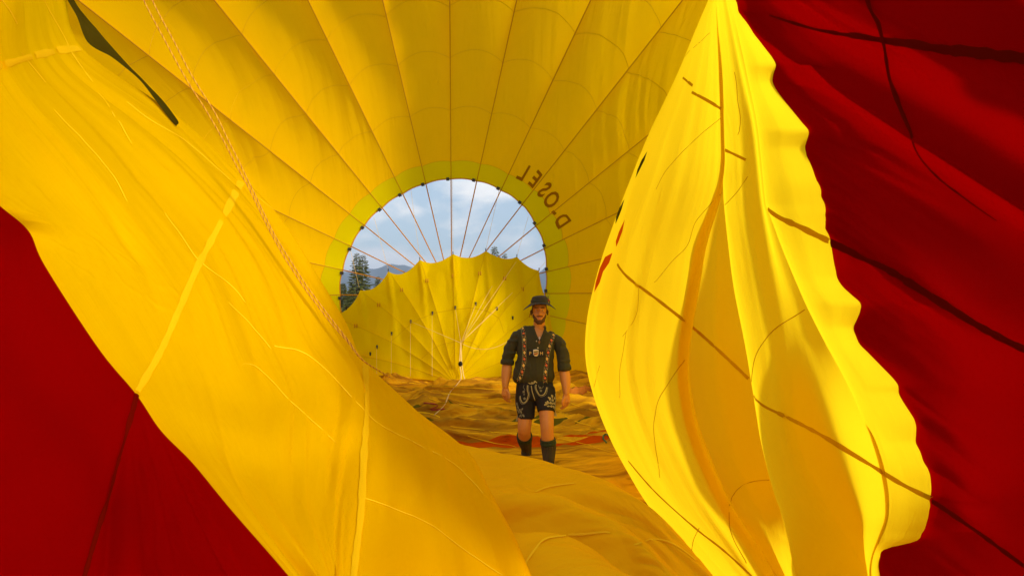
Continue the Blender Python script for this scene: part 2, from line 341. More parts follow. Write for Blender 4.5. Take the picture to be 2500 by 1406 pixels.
def wr_redl(U, V, u, v, G):
    fade = np.clip(v * 6, 0, 1)
    dlt = G - CAM; dp = dlt @ FWD; px = 1250 + F * (dlt @ RGT) / dp; py = 703 - F * (dlt @ UPV) / dp
    ang = np.arctan2(px - 318, np.maximum(py - 930, 1)); fan = smooth((py - 985) / 160) * smooth((ang + 0.32) / 0.2)
    lower = smooth((u - 0.62) * 8)
    return fade * (0.030 * fan * ridge(ang * 5.2, (py / 900), 0 * U, 47, 2) + 0.02 * fbm(U * 0.6, V * 0.5, 0 * U, 41, 2) + lower * 0.02 * ridge((U * 0.9 - V * 0.35) * 2.3, V * 0.35, 0 * U, 43, 2))
red_left = sheet('red_panel', [LY, half(LY, LR1), LR1, LR2], 220, 26, M_red, ENV, wr_redl)
red_left['label'] = 'deep red panel of cloth at lower left'

# --- right wall, backlit, hanging in pleats ---------------------------------------
YL = np.arange(-120, 1581, 20.0)
def rail(pts, ds, sm=5):
    """a fold given as x(y) at a few heights, with depths at a few heights"""
    xs = np.array([p[0] for p in pts], float); ys = np.array([p[1] for p in pts], float)
    x = np.interp(YL, ys, xs)
    lo = (xs[1] - xs[0]) / (ys[1] - ys[0]); hi = (xs[-1] - xs[-2]) / (ys[-1] - ys[-2])
    x = np.where(YL < ys[0], xs[0] + (YL - ys[0]) * lo, x); x = np.where(YL > ys[-1], xs[-1] + (YL - ys[-1]) * hi, x)
    d = np.interp(YL, [a for a, b in ds], [b for a, b in ds])
    k = np.ones(sm) / sm
    f = lambda q: np.convolve(np.pad(q, sm // 2, mode='reflect', reflect_type='odd'), k, 'valid')
    return np.stack([f(x), YL, f(d)], 1)
def mv(r, dx, dd):
    q = r.copy(); q[:, 0] += dx; q[:, 2] += dd; return q
def mixr(a, b, f, dd=0.0):
    q = a * (1 - f) + b * f; q[:, 2] += dd; return q
def nearer(r, f): r[:, 2] *= f; return r
def win(a, b, c, d): return smooth((YL - a) / (b - a)) * smooth((d - YL) / (d - c))
RC = rail([(1790, -120), (1732, 0), (1660, 180), (1580, 350), (1520, 500), (1470, 640), (1437, 770), (1430, 880), (1455, 980), (1500, 1090), (1580, 1230), (1690, 1360), (1770, 1440)], [(-330, 7.6), (640, 7.5), (880, 7.2), (1090, 6.3), (1230, 5.55), (1406, 4.25), (1560, 3.5)])
F3 = rail([(1748, -120), (1748, 0), (1760, 200), (1766, 420), (1748, 498), (1718, 600), (1706, 700), (1683, 829), (1678, 921), (1698, 1036), (1744, 1150), (1790, 1242), (1859, 1345), (1893, 1406)], [(-330, 6.9), (500, 6.6), (880, 6.0), (1090, 5.4), (1230, 4.8), (1406, 3.9), (1560, 3.3)])
F1 = rail([(1733, 0), (1743, 95), (1771, 224), (1769, 363), (1767, 468), (1783, 622), (1793, 700), (1821, 846), (1838, 955), (1859, 1087), (1887, 1202), (1916, 1276), (1950, 1406)], [(-330, 6.2), (500, 5.9), (880, 5.4), (1090, 4.9), (1230, 4.5), (1406, 3.75), (1560, 3.2)])
F4 = rail([(1775, 0), (1840, 300), (1860, 500), (1885, 640), (1904, 737), (1922, 840), (1930, 950), (1940, 1047), (1960, 1115), (1990, 1185), (2036, 1253), (2080, 1328), (2110, 1397)], [(-330, 5.9), (500, 5.5), (880, 5.0), (1090, 4.5), (1230, 4.1), (1406, 3.55), (1560, 3.1)])
F2 = rail([(1740, 0), (1773, 124), (1821, 388), (1873, 503), (1907, 600), (1950, 703), (1973, 755), (2019, 846), (2071, 938), (2117, 1036), (2150, 1120), (2170, 1230), (2160, 1300), (2128, 1345), (2124, 1450)], [(-330, 5.3), (500, 4.8), (880, 4.3), (1090, 4.05), (1230, 3.8), (1406, 3.4), (1560, 3.05)])
RY = rail([(1760, -120), (1808, 0), (1824, 42), (1832, 72), (1896, 155), (1884, 195), (1898, 225), (1976, 322), (1964, 365), (1984, 410), (2006, 450), (2022, 520), (2028, 590), (2036, 640), (2047, 690), (2106, 745), (2084, 800), (2094, 835), (2192, 935), (2195, 965), (2237, 1030), (2236, 1080), (2270, 1150), (2279, 1235), (2270, 1275), (2235, 1322), (2152, 1342), (2144, 1385), (2160, 1450)], [(-330, 4.9), (0, 4.6), (590, 4.1), (880, 3.8), (1230, 3.5), (1406, 3.25), (1560, 3.0)], 1)
nearer(F3, 0.76); nearer(F1, 0.75); nearer(F4, 0.73); nearer(F2, 0.71); nearer(RY, 0.71)
for a, b, g in ((RC, F3, 14), (F3, F1, 8), (F1, F4, 10), (F4, F2, 10), (F2, RY, 14)):
    b[:, 0] = np.maximum(b[:, 0], a[:, 0] + g)
a3 = win(430, 620, 1250, 1420); a1 = win(-50, 200, 1150, 1420); a2 = win(-100, 120, 800, 1080); a4 = win(930, 1080, 1300, 1420)
RHa = mv(RC, 22, 0.30); RHb = mv(RC, 170, 0.9); RHc = mv(RC, 600, 2.0)
S1 = mixr(RC, F3, 0.35, -0.25); S2 = mixr(RC, F3, 0.75, -0.05)
F3h = mv(F3, -7 * a3, 0.22 * a3); M31 = mixr(F3, F1, 0.45, 0.26)
F1h = mv(F1, 34 * a1, 0.38 * a1); F1n = mv(F1, 0, -0.05)
M14 = mixr(F1, F4, 0.5, -0.10)
F4h = mv(F4, -6 * a4, 0.0); M42 = mixr(F4, F2, 0.55, 0.22)
F2h = mv(F2, 30 * a2, 0.34 * a2); M2Y = mixr(F2, RY, 0.5, -0.02)
order = [RHc, RHb, RHa, RC, S1, S2, F3, F3h, M31, F1h, F1n, M14, F4h, M42, F2h, F2, M2Y, RY]
def wr_right(U, V, u, v, G):
    fade = np.clip((1 - v) * 4, 0, 1) * ((G - CAM) @ FWD) / 7.5
    return fade * (0.016 * ridge(V * 2.4, U * 0.33, 0 * U, 51, 2) + 0.005 * ridge(V * 6.5, U * 0.6, 0 * U, 55, 2))
side_right = sheet('side_wall', order, 300, 13, M_right, ENV, wr_right)
side_right['label'] = 'glowing backlit yellow wall of cloth hanging in pleats on the right'
RX1 = rail([(1990, -120), (2030, 0), (2160, 300), (2280, 600), (2400, 900), (2480, 1200), (2460, 1440)], [(-330, 4.3), (0, 4.1), (590, 3.7), (880, 3.5), (1230, 3.2), (1560, 2.8)])
RX2 = rail([(2300, -120), (2340, 0), (2480, 300), (2600, 600), (2700, 900), (2780, 1200), (2800, 1440)], [(-330, 3.6), (0, 3.4), (590, 3.1), (880, 3.0), (1230, 2.8), (1560, 2.5)])
RX3 = rail([(2820, -120), (2860, 500), (2900, 1000), (2930, 1440)], [(-330, 2.7), (1560, 2.3)])
nearer(RX1, 0.68); nearer(RX2, 0.66); nearer(RX3, 0.68)
RX4 = rail([(3060, -120), (3090, 500), (3120, 1000), (3150, 1440)], [(-330, 1.80), (1560, 1.56)])
def wr_redr(U, V, u, v, G):
    dlt = G - CAM; dp = dlt @ FWD; px = 1250 + F * (dlt @ RGT) / dp; py = 703 - F * (dlt @ UPV) / dp
    fade = np.clip(v * 5, 0, 1)
    c = (0.75 * px - 0.66 * py) / 100; e = (0.66 * px + 0.75 * py) / 100
    c = c * (1 - 0.018 * (e - 14)) 
    return fade * (0.085 * ridge(c * 0.62, e * 0.055, 0 * U, 61, 1) + 0.030 * ridge(c * 1.7, e * 0.09, 0 * U, 63, 2) * smooth((2500 - px) / 500) + 0.05 * fbm(U * .4, V * .4, 0 * U, 65, 2))
red_right = sheet('red_panel', [RY, mixr(RY, RX1, 0.12, -0.02), mixr(RY, RX1, 0.5), RX1, RX2, RX3, RX4], 300, 22, M_red, ENV, wr_redr)
red_right['label'] = 'dark red panel of cloth filling the right edge'

# --- cloth on the ground ----------------------------------------------------------
xs = np.linspace(-9, 9, 320); ys = np.linspace(1.2, 21.5, 520)
X, Y = np.meshgrid(xs, ys, indexing='ij')
sl = 0.18 * X
def sharp(a, b, sd, p=4): return (1 - np.abs(vnoise(a, b, 0 * a, sd))) ** p
wx = X + 0.5 * vnoise(X * 0.5, Y * 0.5, 0 * X, 70); wy = Y + sl + 0.35 * vnoise(X * 0.45, Y * 0.7, 0 * X, 72)
z = -0.02 + 0.19 * sharp(wx * 0.28, wy * 0.95, 71, 5) + 0.14 * sharp(wx * 0.42 + 9, wy * 1.9, 73, 5) + 0.055 * sharp(wx * 0.7, wy * 3.9, 75, 3) + 0.03 * sharp(wx * 1.7, (Y - 0.35 * X) * 3.2, 79, 3) + 0.018 * sharp(wx * 1.5, wy * 8.0, 83, 2) + 0.06 * fbm(X * 0.35, Y * 0.6, 0 * X, 77, 2)
z += 0.22 * np.exp(-((Y - 20.4) / 0.8) ** 2) * (0.5 + vnoise(X * 1.4, Y * 0.5, 0 * X, 81))
z = 0.03 + (z - 0.03) * (1 - 0.85 * np.exp(-((X - 0.3) ** 2 + (Y - 7.6) ** 2) / 1.1))
_nr = (1 - smooth((Y - 5.6) / 0.9)) * smooth((2.2 - X) / 1.0); z = z * (1 - _nr) - 0.09 * _nr      # pressed flat under the billow
z = np.maximum(z, -0.10)
lift_ = np.clip(z - 0.03, 0, 0.3); GF = np.stack([X, Y - 0.9 * lift_ * (1 + 0.5 * vnoise(X * 0.8, Y * 0.8, 0 * X, 85)), z], -1)     # folds lean over one another
M_floor = fabric('floor_nylon', (0.74, 0.39, 0.008), (0.32, 0.14, 0.008), trans=0.06, scale=(2.0, 9, 6), fine=(9, 30, 20), bump=1.0, dist=0.07, crinkle=1.0, csc=(5, 13, 8))
_bn = [n for n in M_floor.node_tree.nodes if n.type == 'TEX_NOISE' and abs(n.inputs['Scale'].default_value - 0.7) < 1e-5][0]
_mp = N(M_floor.node_tree, 'ShaderNodeMapping'); _mp.inputs['Scale'].default_value = (1.3, 7.5, 4.0)
M_floor.node_tree.links.new(_bn.inputs[0].links[0].from_socket, _mp.inputs[0]); M_floor.node_tree.links.new(_mp.outputs[0], _bn.inputs[0])
_rp = N(M_floor.node_tree, 'ShaderNodeValToRGB'); _rp.color_ramp.elements[0].position = 0.40; _rp.color_ramp.elements[1].position = 0.62
_mxn = _bn.outputs['Fac'].links[0].to_node; M_floor.node_tree.links.new(_bn.outputs['Fac'], _rp.inputs[0]); M_floor.node_tree.links.new(_rp.outputs[0], _mxn.inputs['Factor'])
# printed stripes and lettering of the envelope, crumpled on the ground
t = M_floor.node_tree; lk = t.links.new
dfn = [n for n in t.nodes if n.type == 'BSDF_DIFFUSE'][0]; src = dfn.inputs[0].links[0].from_socket
tcn = N(t, 'ShaderNodeTexCoord'); sp = N(t, 'ShaderNodeSeparateXYZ'); lk(tcn.outputs['Object'], sp.inputs[0])
mpn = N(t, 'ShaderNodeMapping'); mpn.inputs['Scale'].default_value = (0.55, 1.7, 1); lk(tcn.outputs['Object'], mpn.inputs[0])
pn = N(t, 'ShaderNodeTexNoise', i_Scale=1.0, i_Detail=1.5, i_Distortion=1.2); lk(mpn.outputs[0], pn.inputs[0])
def band(c, wd, thr):
    a = N(t, 'ShaderNodeMath', operation='SUBTRACT'); lk(sp.outputs['Y'], a.inputs[0]); a.inputs[1].default_value = c
    b = N(t, 'ShaderNodeMath', operation='ABSOLUTE'); lk(a.outputs[0], b.inputs[0])
    d = N(t, 'ShaderNodeMath', operation='LESS_THAN'); lk(b.outputs[0], d.inputs[0]); d.inputs[1].default_value = wd
    e = N(t, 'ShaderNodeMath', operation='GREATER_THAN'); lk(pn.outputs['Fac'], e.inputs[0]); e.inputs[1].default_value = thr
    f = N(t, 'ShaderNodeMath', operation='MULTIPLY'); lk(d.outputs[0], f.inputs[0]); lk(e.outputs[0], f.inputs[1]); return f.outputs[0]
cur = src
for c, wd, thr, colr in ((9.1, 0.5, 0.54, (0.50, 0.06, 0.0)), (11.4, 0.7, 0.57, (0.09, 0.085, 0.006)), (13.6, 0.35, 0.64, (0.45, 0.10, 0.01))):
    mxx = N(t, 'ShaderNodeMix', data_type='RGBA'); lk(band(c, wd, thr), mxx.inputs['Factor']); lk(cur, mxx.inputs['A']); mxx.inputs['B'].default_value = (*colr, 1); cur = mxx.outputs['Result']
lk(cur, dfn.inputs[0])
floor = grid_obj('ground_cloth', GF, M_floor); adopt(ENV, floor); floor['label'] = 'crumpled yellow cloth lying on the ground'
def drop(r, dy, dz):
    o = []
    for q in r: o.append(P(*q) + np.array([0, dy, dz]))
    return o
CR1 = [(880, 1010, 6.9), (1000, 1050, 6.7), (1110, 1078, 6.4), (1200, 1094, 6.25), (1280, 1106, 6.1), (1350, 1120, 6.0), (1450, 1150, 5.7), (1560, 1212, 5.2), (1660, 1310, 4.6), (1760, 1420, 4.0), (1900, 1560, 3.5)]
V1r = [(880, 1100, 5.9), (1000, 1130, 5.85), (1130, 1152, 5.6), (1210, 1166, 5.5), (1290, 1182, 5.4), (1380, 1202, 5.3), (1480, 1236, 5.05), (1570, 1290, 4.65), (1640, 1352, 4.15), (1715, 1440, 3.75), (1830, 1570, 3.35)]
C2r = [(880, 1130, 5.2), (1000, 1150, 5.1), (1130, 1180, 4.95), (1220, 1190, 4.85), (1320, 1204, 4.75), (1400, 1226, 4.6), (1500, 1270, 4.35), (1580, 1325, 4.05), (1640, 1380, 3.8), (1710, 1460, 3.5), (1800, 1580, 3.2)]
V2r = [(880, 1240, 4.6), (1000, 1250, 4.58), (1130, 1262, 4.52), (1220, 1270, 4.48), (1310, 1280, 4.42), (1400, 1305, 4.3), (1490, 1345, 4.05), (1560, 1390, 3.8), (1620, 1430, 3.5), (1680, 1500, 3.3), (1750, 1600, 3.05)]
C3r = [(880, 1290, 4.0), (1000, 1292, 3.98), (1140, 1294, 3.95), (1230, 1298, 3.93), (1330, 1304, 3.9), (1420, 1330, 3.8), (1490, 1370, 3.65), (1550, 1415, 3.5), (1600, 1470, 3.3), (1650, 1540, 3.1), (1710, 1630, 2.9)]
B3r = [(860, 1430, 3.45), (1000, 1430, 3.42), (1140, 1430, 3.4), (1230, 1435, 3.38), (1320, 1440, 3.36), (1400, 1455, 3.3), (1470, 1490, 3.2), (1530, 1530, 3.1), (1580, 1580, 3.0), (1630, 1640, 2.85), (1690, 1720, 2.7)]
B4r = [(840, 1700, 2.7), (1000, 1700, 2.7), (1140, 1700, 2.7), (1230, 1705, 2.7), (1320, 1710, 2.7), (1390, 1725, 2.65), (1450, 1750, 2.6), (1500, 1790, 2.55), (1550, 1840, 2.45), (1600, 1900, 2.35), (1660, 1980, 2.3)]
V1r = [(x, y + 34 * smooth((x - 950) / 250), d) for x, y, d in V1r]; V2r = [(x, y + 34 * smooth((x - 950) / 250), d) for x, y, d in V2r]      # deep valleys, half hidden behind the next crest
W = [drop(CR1, 1.1, -0.55), drop(CR1, 0.45, -0.20)] + [[P(*q) for q in r] for r in (CR1, V1r, C2r, V2r, C3r, B3r, B4r)]
A = np.stack([cr(r, 240) for r in W], 1); GB = np.swapaxes(cr(np.swapaxes(A, 0, 1), 8 * 26 + 1), 0, 1)
uu = np.cumsum(np.r_[0, np.linalg.norm(np.diff(GB[:, 104], axis=0), axis=1)]); vv = np.cumsum(np.r_[0, np.linalg.norm(np.diff(GB[120], axis=0), axis=1)])
U, V = np.meshgrid(uu, vv, indexing='ij')
GB = GB + normals(GB)[..., :] * (0.034 * ridge(U * 0.45, (V + 0.35 * U) * 2.2, 0 * U, 91, 2) + 0.016 * ridge(U * 1.2, (V + 0.5 * U) * 6, 0 * U, 95, 2) + 0.022 * fbm(U * 0.9, V * 1.6, 0 * U, 93, 2))[..., None]
M_bil = fabric('billow_nylon', (0.84, 0.46, 0.003), (0.74, 0.38, 0.004), trans=0.12, coord='UV', scale=(5, 1.2, 1), fine=(26, 8, 1), bump=0.9, dist=0.02, crinkle=0.9, csc=(7, 4, 7))
bil = grid_obj('ground_billow', GB, M_bil, None, uv=np.stack([V, U], -1).reshape(-1, 2)); adopt(ENV, bil)
bil['label'] = 'puffed up fold of yellow cloth on the ground in front of the man'
bpy.context.view_layer.update()

# ------------------------------------------------------------------ things laid on the cloth
def bvh_of(*objs):
    V, Fc = [], []
    for o in objs:
        n = len(V); V += [tuple(v.co) for v in o.data.vertices]; Fc += [tuple(n + i for i in p.vertices) for p in o.data.polygons]
    return BVHTree.FromPolygons(V, Fc)
B_left = bvh_of(side_left, red_left); B_right = bvh_of(side_right, red_right); B_floor = bvh_of(floor, bil); B_gore = bvh_of(*gores)
def hit(b, px, py):
    dr = Vector(P(px, py, 1.0) - CAM).normalized(); h = b.ray_cast(Vector(CAM), dr)
    if h[0] is None: return None
    n = h[1] if h[1].dot(dr) < 0 else -h[1]
    return np.array(h[0]), np.array(n)
def ribbon(name, pts, wpx, mat, b, parent, label=None, lift=0.006, step=9, wob=0.0, seed=0, wends=None):
    """a strip of tape sewn along a path over the cloth; width given as it shows at its own distance"""
    q = resample(pts, step); V, Fc, prev = [], [], None; hs = []
    for i, (x, y) in enumerate(q):
        if wob: x, y = x + wob * vnoise(i * 0.45, seed, 0), y + wob * vnoise(i * 0.45, seed, 9)
        hs.append(hit(b, x, y))
    n = len(hs)
    raw = list(hs)
    for i in range(1, n - 1):                           # tape is stiffer than the cloth: it bridges small creases
        w_ = [raw[k] for k in range(max(0, i - 2), min(n, i + 3))]
        if all(k is not None for k in w_) and max(np.linalg.norm(k[0] - raw[i][0]) for k in w_) < 0.25:
            nn_ = sum(k[1] for k in w_); hs[i] = (sum(k[0] for k in w_) / len(w_) if len(w_) == 5 else raw[i][0], nn_ / np.linalg.norm(nn_))
    for i, h in enumerate(hs):
        if h is None: prev = None; continue
        p, nn = h; j = min(i + 1, n - 1); k = max(i - 1, 0)
        a = hs[j][0] if hs[j] else p; c = hs[k][0] if hs[k] else p
        dpt = (p - CAM) @ FWD
        if prev is not None and abs(dpt - prev[1]) > 0.25: prev = None
        if np.linalg.norm(a - p) > 0.3: a = p
        if np.linalg.norm(c - p) > 0.3: c = p
        tg = a - c
        if np.linalg.norm(tg) < 1e-6: prev = None; continue
        sd_ = np.cross(nn, tg); sd_ /= np.linalg.norm(sd_) + 1e-9
        f = i / max(1, n - 1); wd = wpx if wends is None else wends[0] * (1 - f) + wends[1] * f
        wd = wd * dpt / F / 2 * (1 + 0.25 * float(vnoise(i * 0.6, 3 + seed, 0)))
        pp = p + nn * lift; ix = len(V)
        V += [pp - sd_ * wd, pp + nn * 0.003, pp + sd_ * wd]
        if prev is not None:
            o = prev[0]; Fc += [(o, o + 1, ix + 1, ix), (o + 1, o + 2, ix + 2, ix + 1)]
        prev = (ix, dpt)
    runs, st = [], 0                                    # cloth folds over itself: each visible run is a piece of tape
    for i in range(3, len(V) + 1, 3):
        if i == len(V) or not any(f[0] == i - 3 and f[3] == i for f in Fc):
            if i - st >= 9: runs.append((st, i))
            st = i
    for a_, b_ in runs:
        o = mesh_obj(name, V[a_:b_], [tuple(q - a_ for q in f) for f in Fc if a_ <= f[0] and f[2] < b_], mat); adopt(ENV, o)
        o.parent = parent; o.matrix_parent_inverse = Matrix.Identity(4)
# left wall: seams catch the light
ribbon('seam_tape', [(-60, 172), (0, 160), (80, 137), (150, 123), (212, 118)], 17, M_tape_y, B_left, side_left)
ribbon('seam_tape', [(588, 444), (530, 560), (480, 655), (430, 770), (390, 860), (333, 958)], 16, M_tape_y, B_left, side_left)
ribbon('seam_tape', [(332, 964), (318, 1020), (290, 1110), (260, 1220), (230, 1320), (203, 1415), (180, 1500)], 11, M_tape_r, B_left, red_left)
ribbon('seam_tape', [(891, 890), (894, 1000), (888, 1120), (881, 1250), (870, 1340), (862, 1420), (855, 1500)], 17, M_tape_y, B_left, side_left)
for i, (pts, wd) in enumerate([
    ([(670, 845), (740, 860), (800, 905), (850, 960), (893, 1005), (940, 1045), (1000, 1075), (1080, 1115), (1130, 1150), (1180, 1205)], 5),
    ([(885, 1215), (960, 1240), (1050, 1280), (1130, 1340), (1230, 1405)], 4),
    ([(108, 0), (130, 45), (155, 85), (170, 120), (200, 165), (228, 200)], 3.5), ([(240, 228), (262, 255), (280, 285)], 3.5), ([(290, 295), (310, 330), (322, 350)], 3),
    ([(130, 270), (200, 340), (270, 420), (310, 490)], 2.5), ([(400, 520), (430, 560), (465, 610), (500, 650), (560, 690), (600, 740)], 3),
    ([(310, 250), (360, 290), (440, 335), (500, 385), (560, 440)], 3), ([(0, 0), (25, 25), (42, 58)], 6), ([(50, 130), (70, 155), (110, 200)], 3),
    ([(590, 890), (625, 893), (700, 970), (820, 1080)], 2.5), ([(630, 485), (665, 510), (720, 560)], 2.5), ([(560, 740), (610, 790), (660, 850)], 2.5)]):
    ribbon('stitched_seam', pts, wd * 0.6, M_pale, B_left, side_left, wob=2, seed=i, lift=0.002)
# right wall: doubled cloth shows brown against the light
for i, (pts, wd) in enumerate([
    ([(1660, 184), (1692, 210)], 8), ([(1690, 226), (1730, 247), (1769, 271)], 9), ([(1772, 367), (1800, 380), (1822, 391)], 9),
    ([(1877, 511), (1900, 530), (1950, 552), (2000, 577), (2026, 589)], 17),
    ([(1508, 645), (1530, 675), (1610, 735), (1700, 806), (1770, 870), (1828, 925)], 9), ([(1838, 958), (1855, 985), (1900, 1008)], 9), ([(1900, 1008), (2000, 1060), (2120, 1130), (2200, 1180), (2276, 1218)], 14),
    ([(1535, 1125), (1600, 1200), (1700, 1290), (1770, 1345), (1840, 1410)], 6)]):
    ribbon('seam_tape', pts, wd * 0.8, M_tape_b, B_right, side_right, seed=20 + i, lift=0.003)
for i, (pts, wd) in enumerate([
    ([(1795, 175), (1800, 230), (1808, 290), (1803, 330)], 3), ([(1768, 282), (1700, 340), (1640, 400), (1602, 462)], 2.5), ([(1825, 432), (1795, 478), (1771, 502)], 3),
    ([(1765, 470), (1700, 540), (1680, 600), (1640, 640), (1600, 690)], 2.5), ([(1672, 880), (1640, 925), (1610, 970), (1600, 1010), (1598, 1060), (1612, 1165)], 4),
    ([(1982, 748), (1910, 790), (1860, 838), (1840, 885), (1838, 930)], 4.5), ([(1880, 1172), (1830, 1178), (1795, 1200), (1782, 1240), (1786, 1300), (1825, 1375)], 5),
    ([(1463, 890), (1450, 945)], 3), ([(1530, 810), (1515, 900), (1513, 970)], 2), ([(1710, 1288), (1690, 1330), (1692, 1350)], 3), ([(1640, 170), (1700, 110), (1742, 75)], 2), ([(1560, 700), (1555, 770), (1520, 820)], 2)]):
    ribbon('stitched_seam', pts, wd * 0.55, M_tape_b, B_right, side_right, wob=2, seed=40 + i, lift=0.002)
ribbon('seam_tape', [(2032, 592), (2150, 650), (2300, 740), (2400, 800), (2520, 858), (2650, 900)], 18, M_tape_r, B_right, red_right)
ribbon('seam_tape', [(1880, 40), (2000, 72), (2160, 97), (2350, 126), (2520, 148), (2700, 160)], 34, M_tape_r, B_right, red_right, wends=(3, 44))
ribbon('seam_tape', [(2120, -60), (2125, 0), (2150, 60), (2166, 110), (2178, 190), (2205, 280), (2260, 390), (2330, 460), (2440, 540)], 14, M_tape_r, B_right, red_right, lift=0.012, wends=(16, 2))
ribbon('seam_tape', [(2280, 1224), (2400, 1308), (2520, 1395)], 10, M_tape_r, B_right, red_right)
for i, (pts, wd) in enumerate([([(1280, 1378), (1320, 1322), (1360, 1310), (1420, 1303), (1490, 1300)], 6), ([(1300, 1208), (1340, 1187), (1400, 1182)], 4), ([(1552, 1332), (1600, 1315), (1650, 1330), (1700, 1370)], 5), ([(1000, 1002), (1060, 1012), (1110, 1030)], 3)] + [(p_, 2.2) for p_ in ([(980, 932), (1100, 945), (1240, 952)], [(1050, 975), (1140, 990), (1230, 985)], [(1392, 936), (1420, 944), (1446, 938)], [(1100, 1040), (1180, 1052), (1250, 1058)], [(1380, 1018), (1440, 1040), (1500, 1052)], [(1140, 1062), (1200, 1080), (1262, 1090)], [(1360, 1070), (1440, 1088), (1520, 1110)], [(1040, 950), (1090, 962), (1190, 968)], [(1395, 985), (1430, 1000), (1470, 1004)])]):
    ribbon('stitched_seam', pts, wd, M_pale, B_floor, bil, wob=3, seed=60 + i)
def patch(name, poly, mat, b, parent, lift=0.008, label=None):
    c = np.mean(poly, axis=0); V = []
    for x, y in [tuple(c)] + list(poly):
        h = hit(b, x, y)
        if h is None: return None
        V.append(h[0] + h[1] * lift)
    n = len(poly); o = mesh_obj(name, V, [(0, 1 + i, 1 + (i + 1) % n) for i in range(n)], mat); adopt(ENV, o)
    o.parent = parent; o.matrix_parent_inverse = Matrix.Identity(4)
    if label: o['label'] = label
    return o
M_print = fabric('orange_red_print', (0.75, 0.10, 0.0), trans=0.4, bump=0.2)
patch('printed_lettering', [(1479, 628), (1497, 618), (1489, 642), (1474, 664), (1466, 690), (1452, 715), (1456, 690), (1466, 655)], M_print, B_right, side_right, label='orange red scrap of printed lettering on the fold')
patch('printed_lettering', [(1527, 537), (1521, 566), (1512, 590), (1506, 604), (1505, 590), (1513, 566)], M_print, B_right, side_right, label='small orange red scrap of printed lettering on the fold')
patch('dark_sliver', [(1582, 370), (1575, 392), (1562, 418), (1553, 436), (1558, 415), (1568, 392)], M_olive, B_right, side_right)
patch('dark_sliver', [(1526, 487), (1519, 512), (1510, 535), (1504, 548), (1506, 530), (1514, 508)], M_olive, B_right, side_right)
# dark olive strip high on the left, caught in the fold between the two layers of cloth
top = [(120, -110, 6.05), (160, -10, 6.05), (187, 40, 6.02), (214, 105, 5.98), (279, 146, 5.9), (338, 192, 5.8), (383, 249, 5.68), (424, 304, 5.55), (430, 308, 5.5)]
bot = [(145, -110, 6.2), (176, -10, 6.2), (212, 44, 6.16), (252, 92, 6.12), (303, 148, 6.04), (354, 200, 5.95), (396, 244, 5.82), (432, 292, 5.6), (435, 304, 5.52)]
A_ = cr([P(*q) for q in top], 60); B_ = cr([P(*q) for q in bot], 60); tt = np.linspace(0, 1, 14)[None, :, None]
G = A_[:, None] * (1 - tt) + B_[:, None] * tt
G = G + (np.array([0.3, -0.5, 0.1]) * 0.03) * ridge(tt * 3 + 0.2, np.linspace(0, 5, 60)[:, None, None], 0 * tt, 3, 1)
dk = grid_obj('dark_sliver', G, M_olive); adopt(ENV, dk); dk['label'] = 'dark olive strip in the fold at upper left'

# registration letters on the outside of the cloth, read backwards from inside
M_letter = fabric('letter_brown', (0.36, 0.16, 0.0), trans=0.2, bump=0.2)
def d_at(th, Rpx):
    ds = np.linspace(14, DH, 600); return float(np.interp(Rpx, (env_r(np.full(600, th), ds) / ds * F)[::-1], ds[::-1]))
for chx, deg, rc in [('D', 33.6, 320), ('-', 38.5, 324), ('O', 43.4, 330), ('S', 48.4, 336), ('E', 54.0, 344), ('L', 59.6, 341)]:
    hpx = 40
    fc = bpy.data.curves.new('txt', 'FONT'); fc.body = chx; fc.resolution_u = 3; fc.offset = 0.022
    fo = bpy.data.objects.new('txt', fc); COL.objects.link(fo); bpy.context.view_layer.update()
    me = bpy.data.meshes.new_from_object(fo.evaluated_get(bpy.context.evaluated_depsgraph_get()))
    bpy.data.objects.remove(fo)
    bm = bmesh.new(); bm.from_mesh(me); bmesh.ops.triangulate(bm, faces=bm.faces[:]); bmesh.ops.subdivide_edges(bm, edges=[e for e in bm.edges if e.calc_length() > 0.3], cuts=2)
    xs_ = [v.co.x for v in bm.verts]; x0 = (min(xs_) + max(xs_)) / 2
    for v in bm.verts:
        Rp = rc + (v.co.y / 0.72 - 0.5) * hpx; th = R(deg) + (v.co.x - x0) / 0.72 * hpx * 0.68 / Rp
        v.co = Vector(env_at(th, d_at(th, Rp), 0.03))
    bm.to_mesh(me); bm.free(); me.materials.clear(); me.materials.append(M_letter)
    o = bpy.data.objects.new('registration_letter', me); COL.objects.link(o); adopt(ENV, o); o['label'] = 'brown letter ' + chx + ' seen backwards through the cloth' if chx != '-' else 'brown dash seen through the cloth'

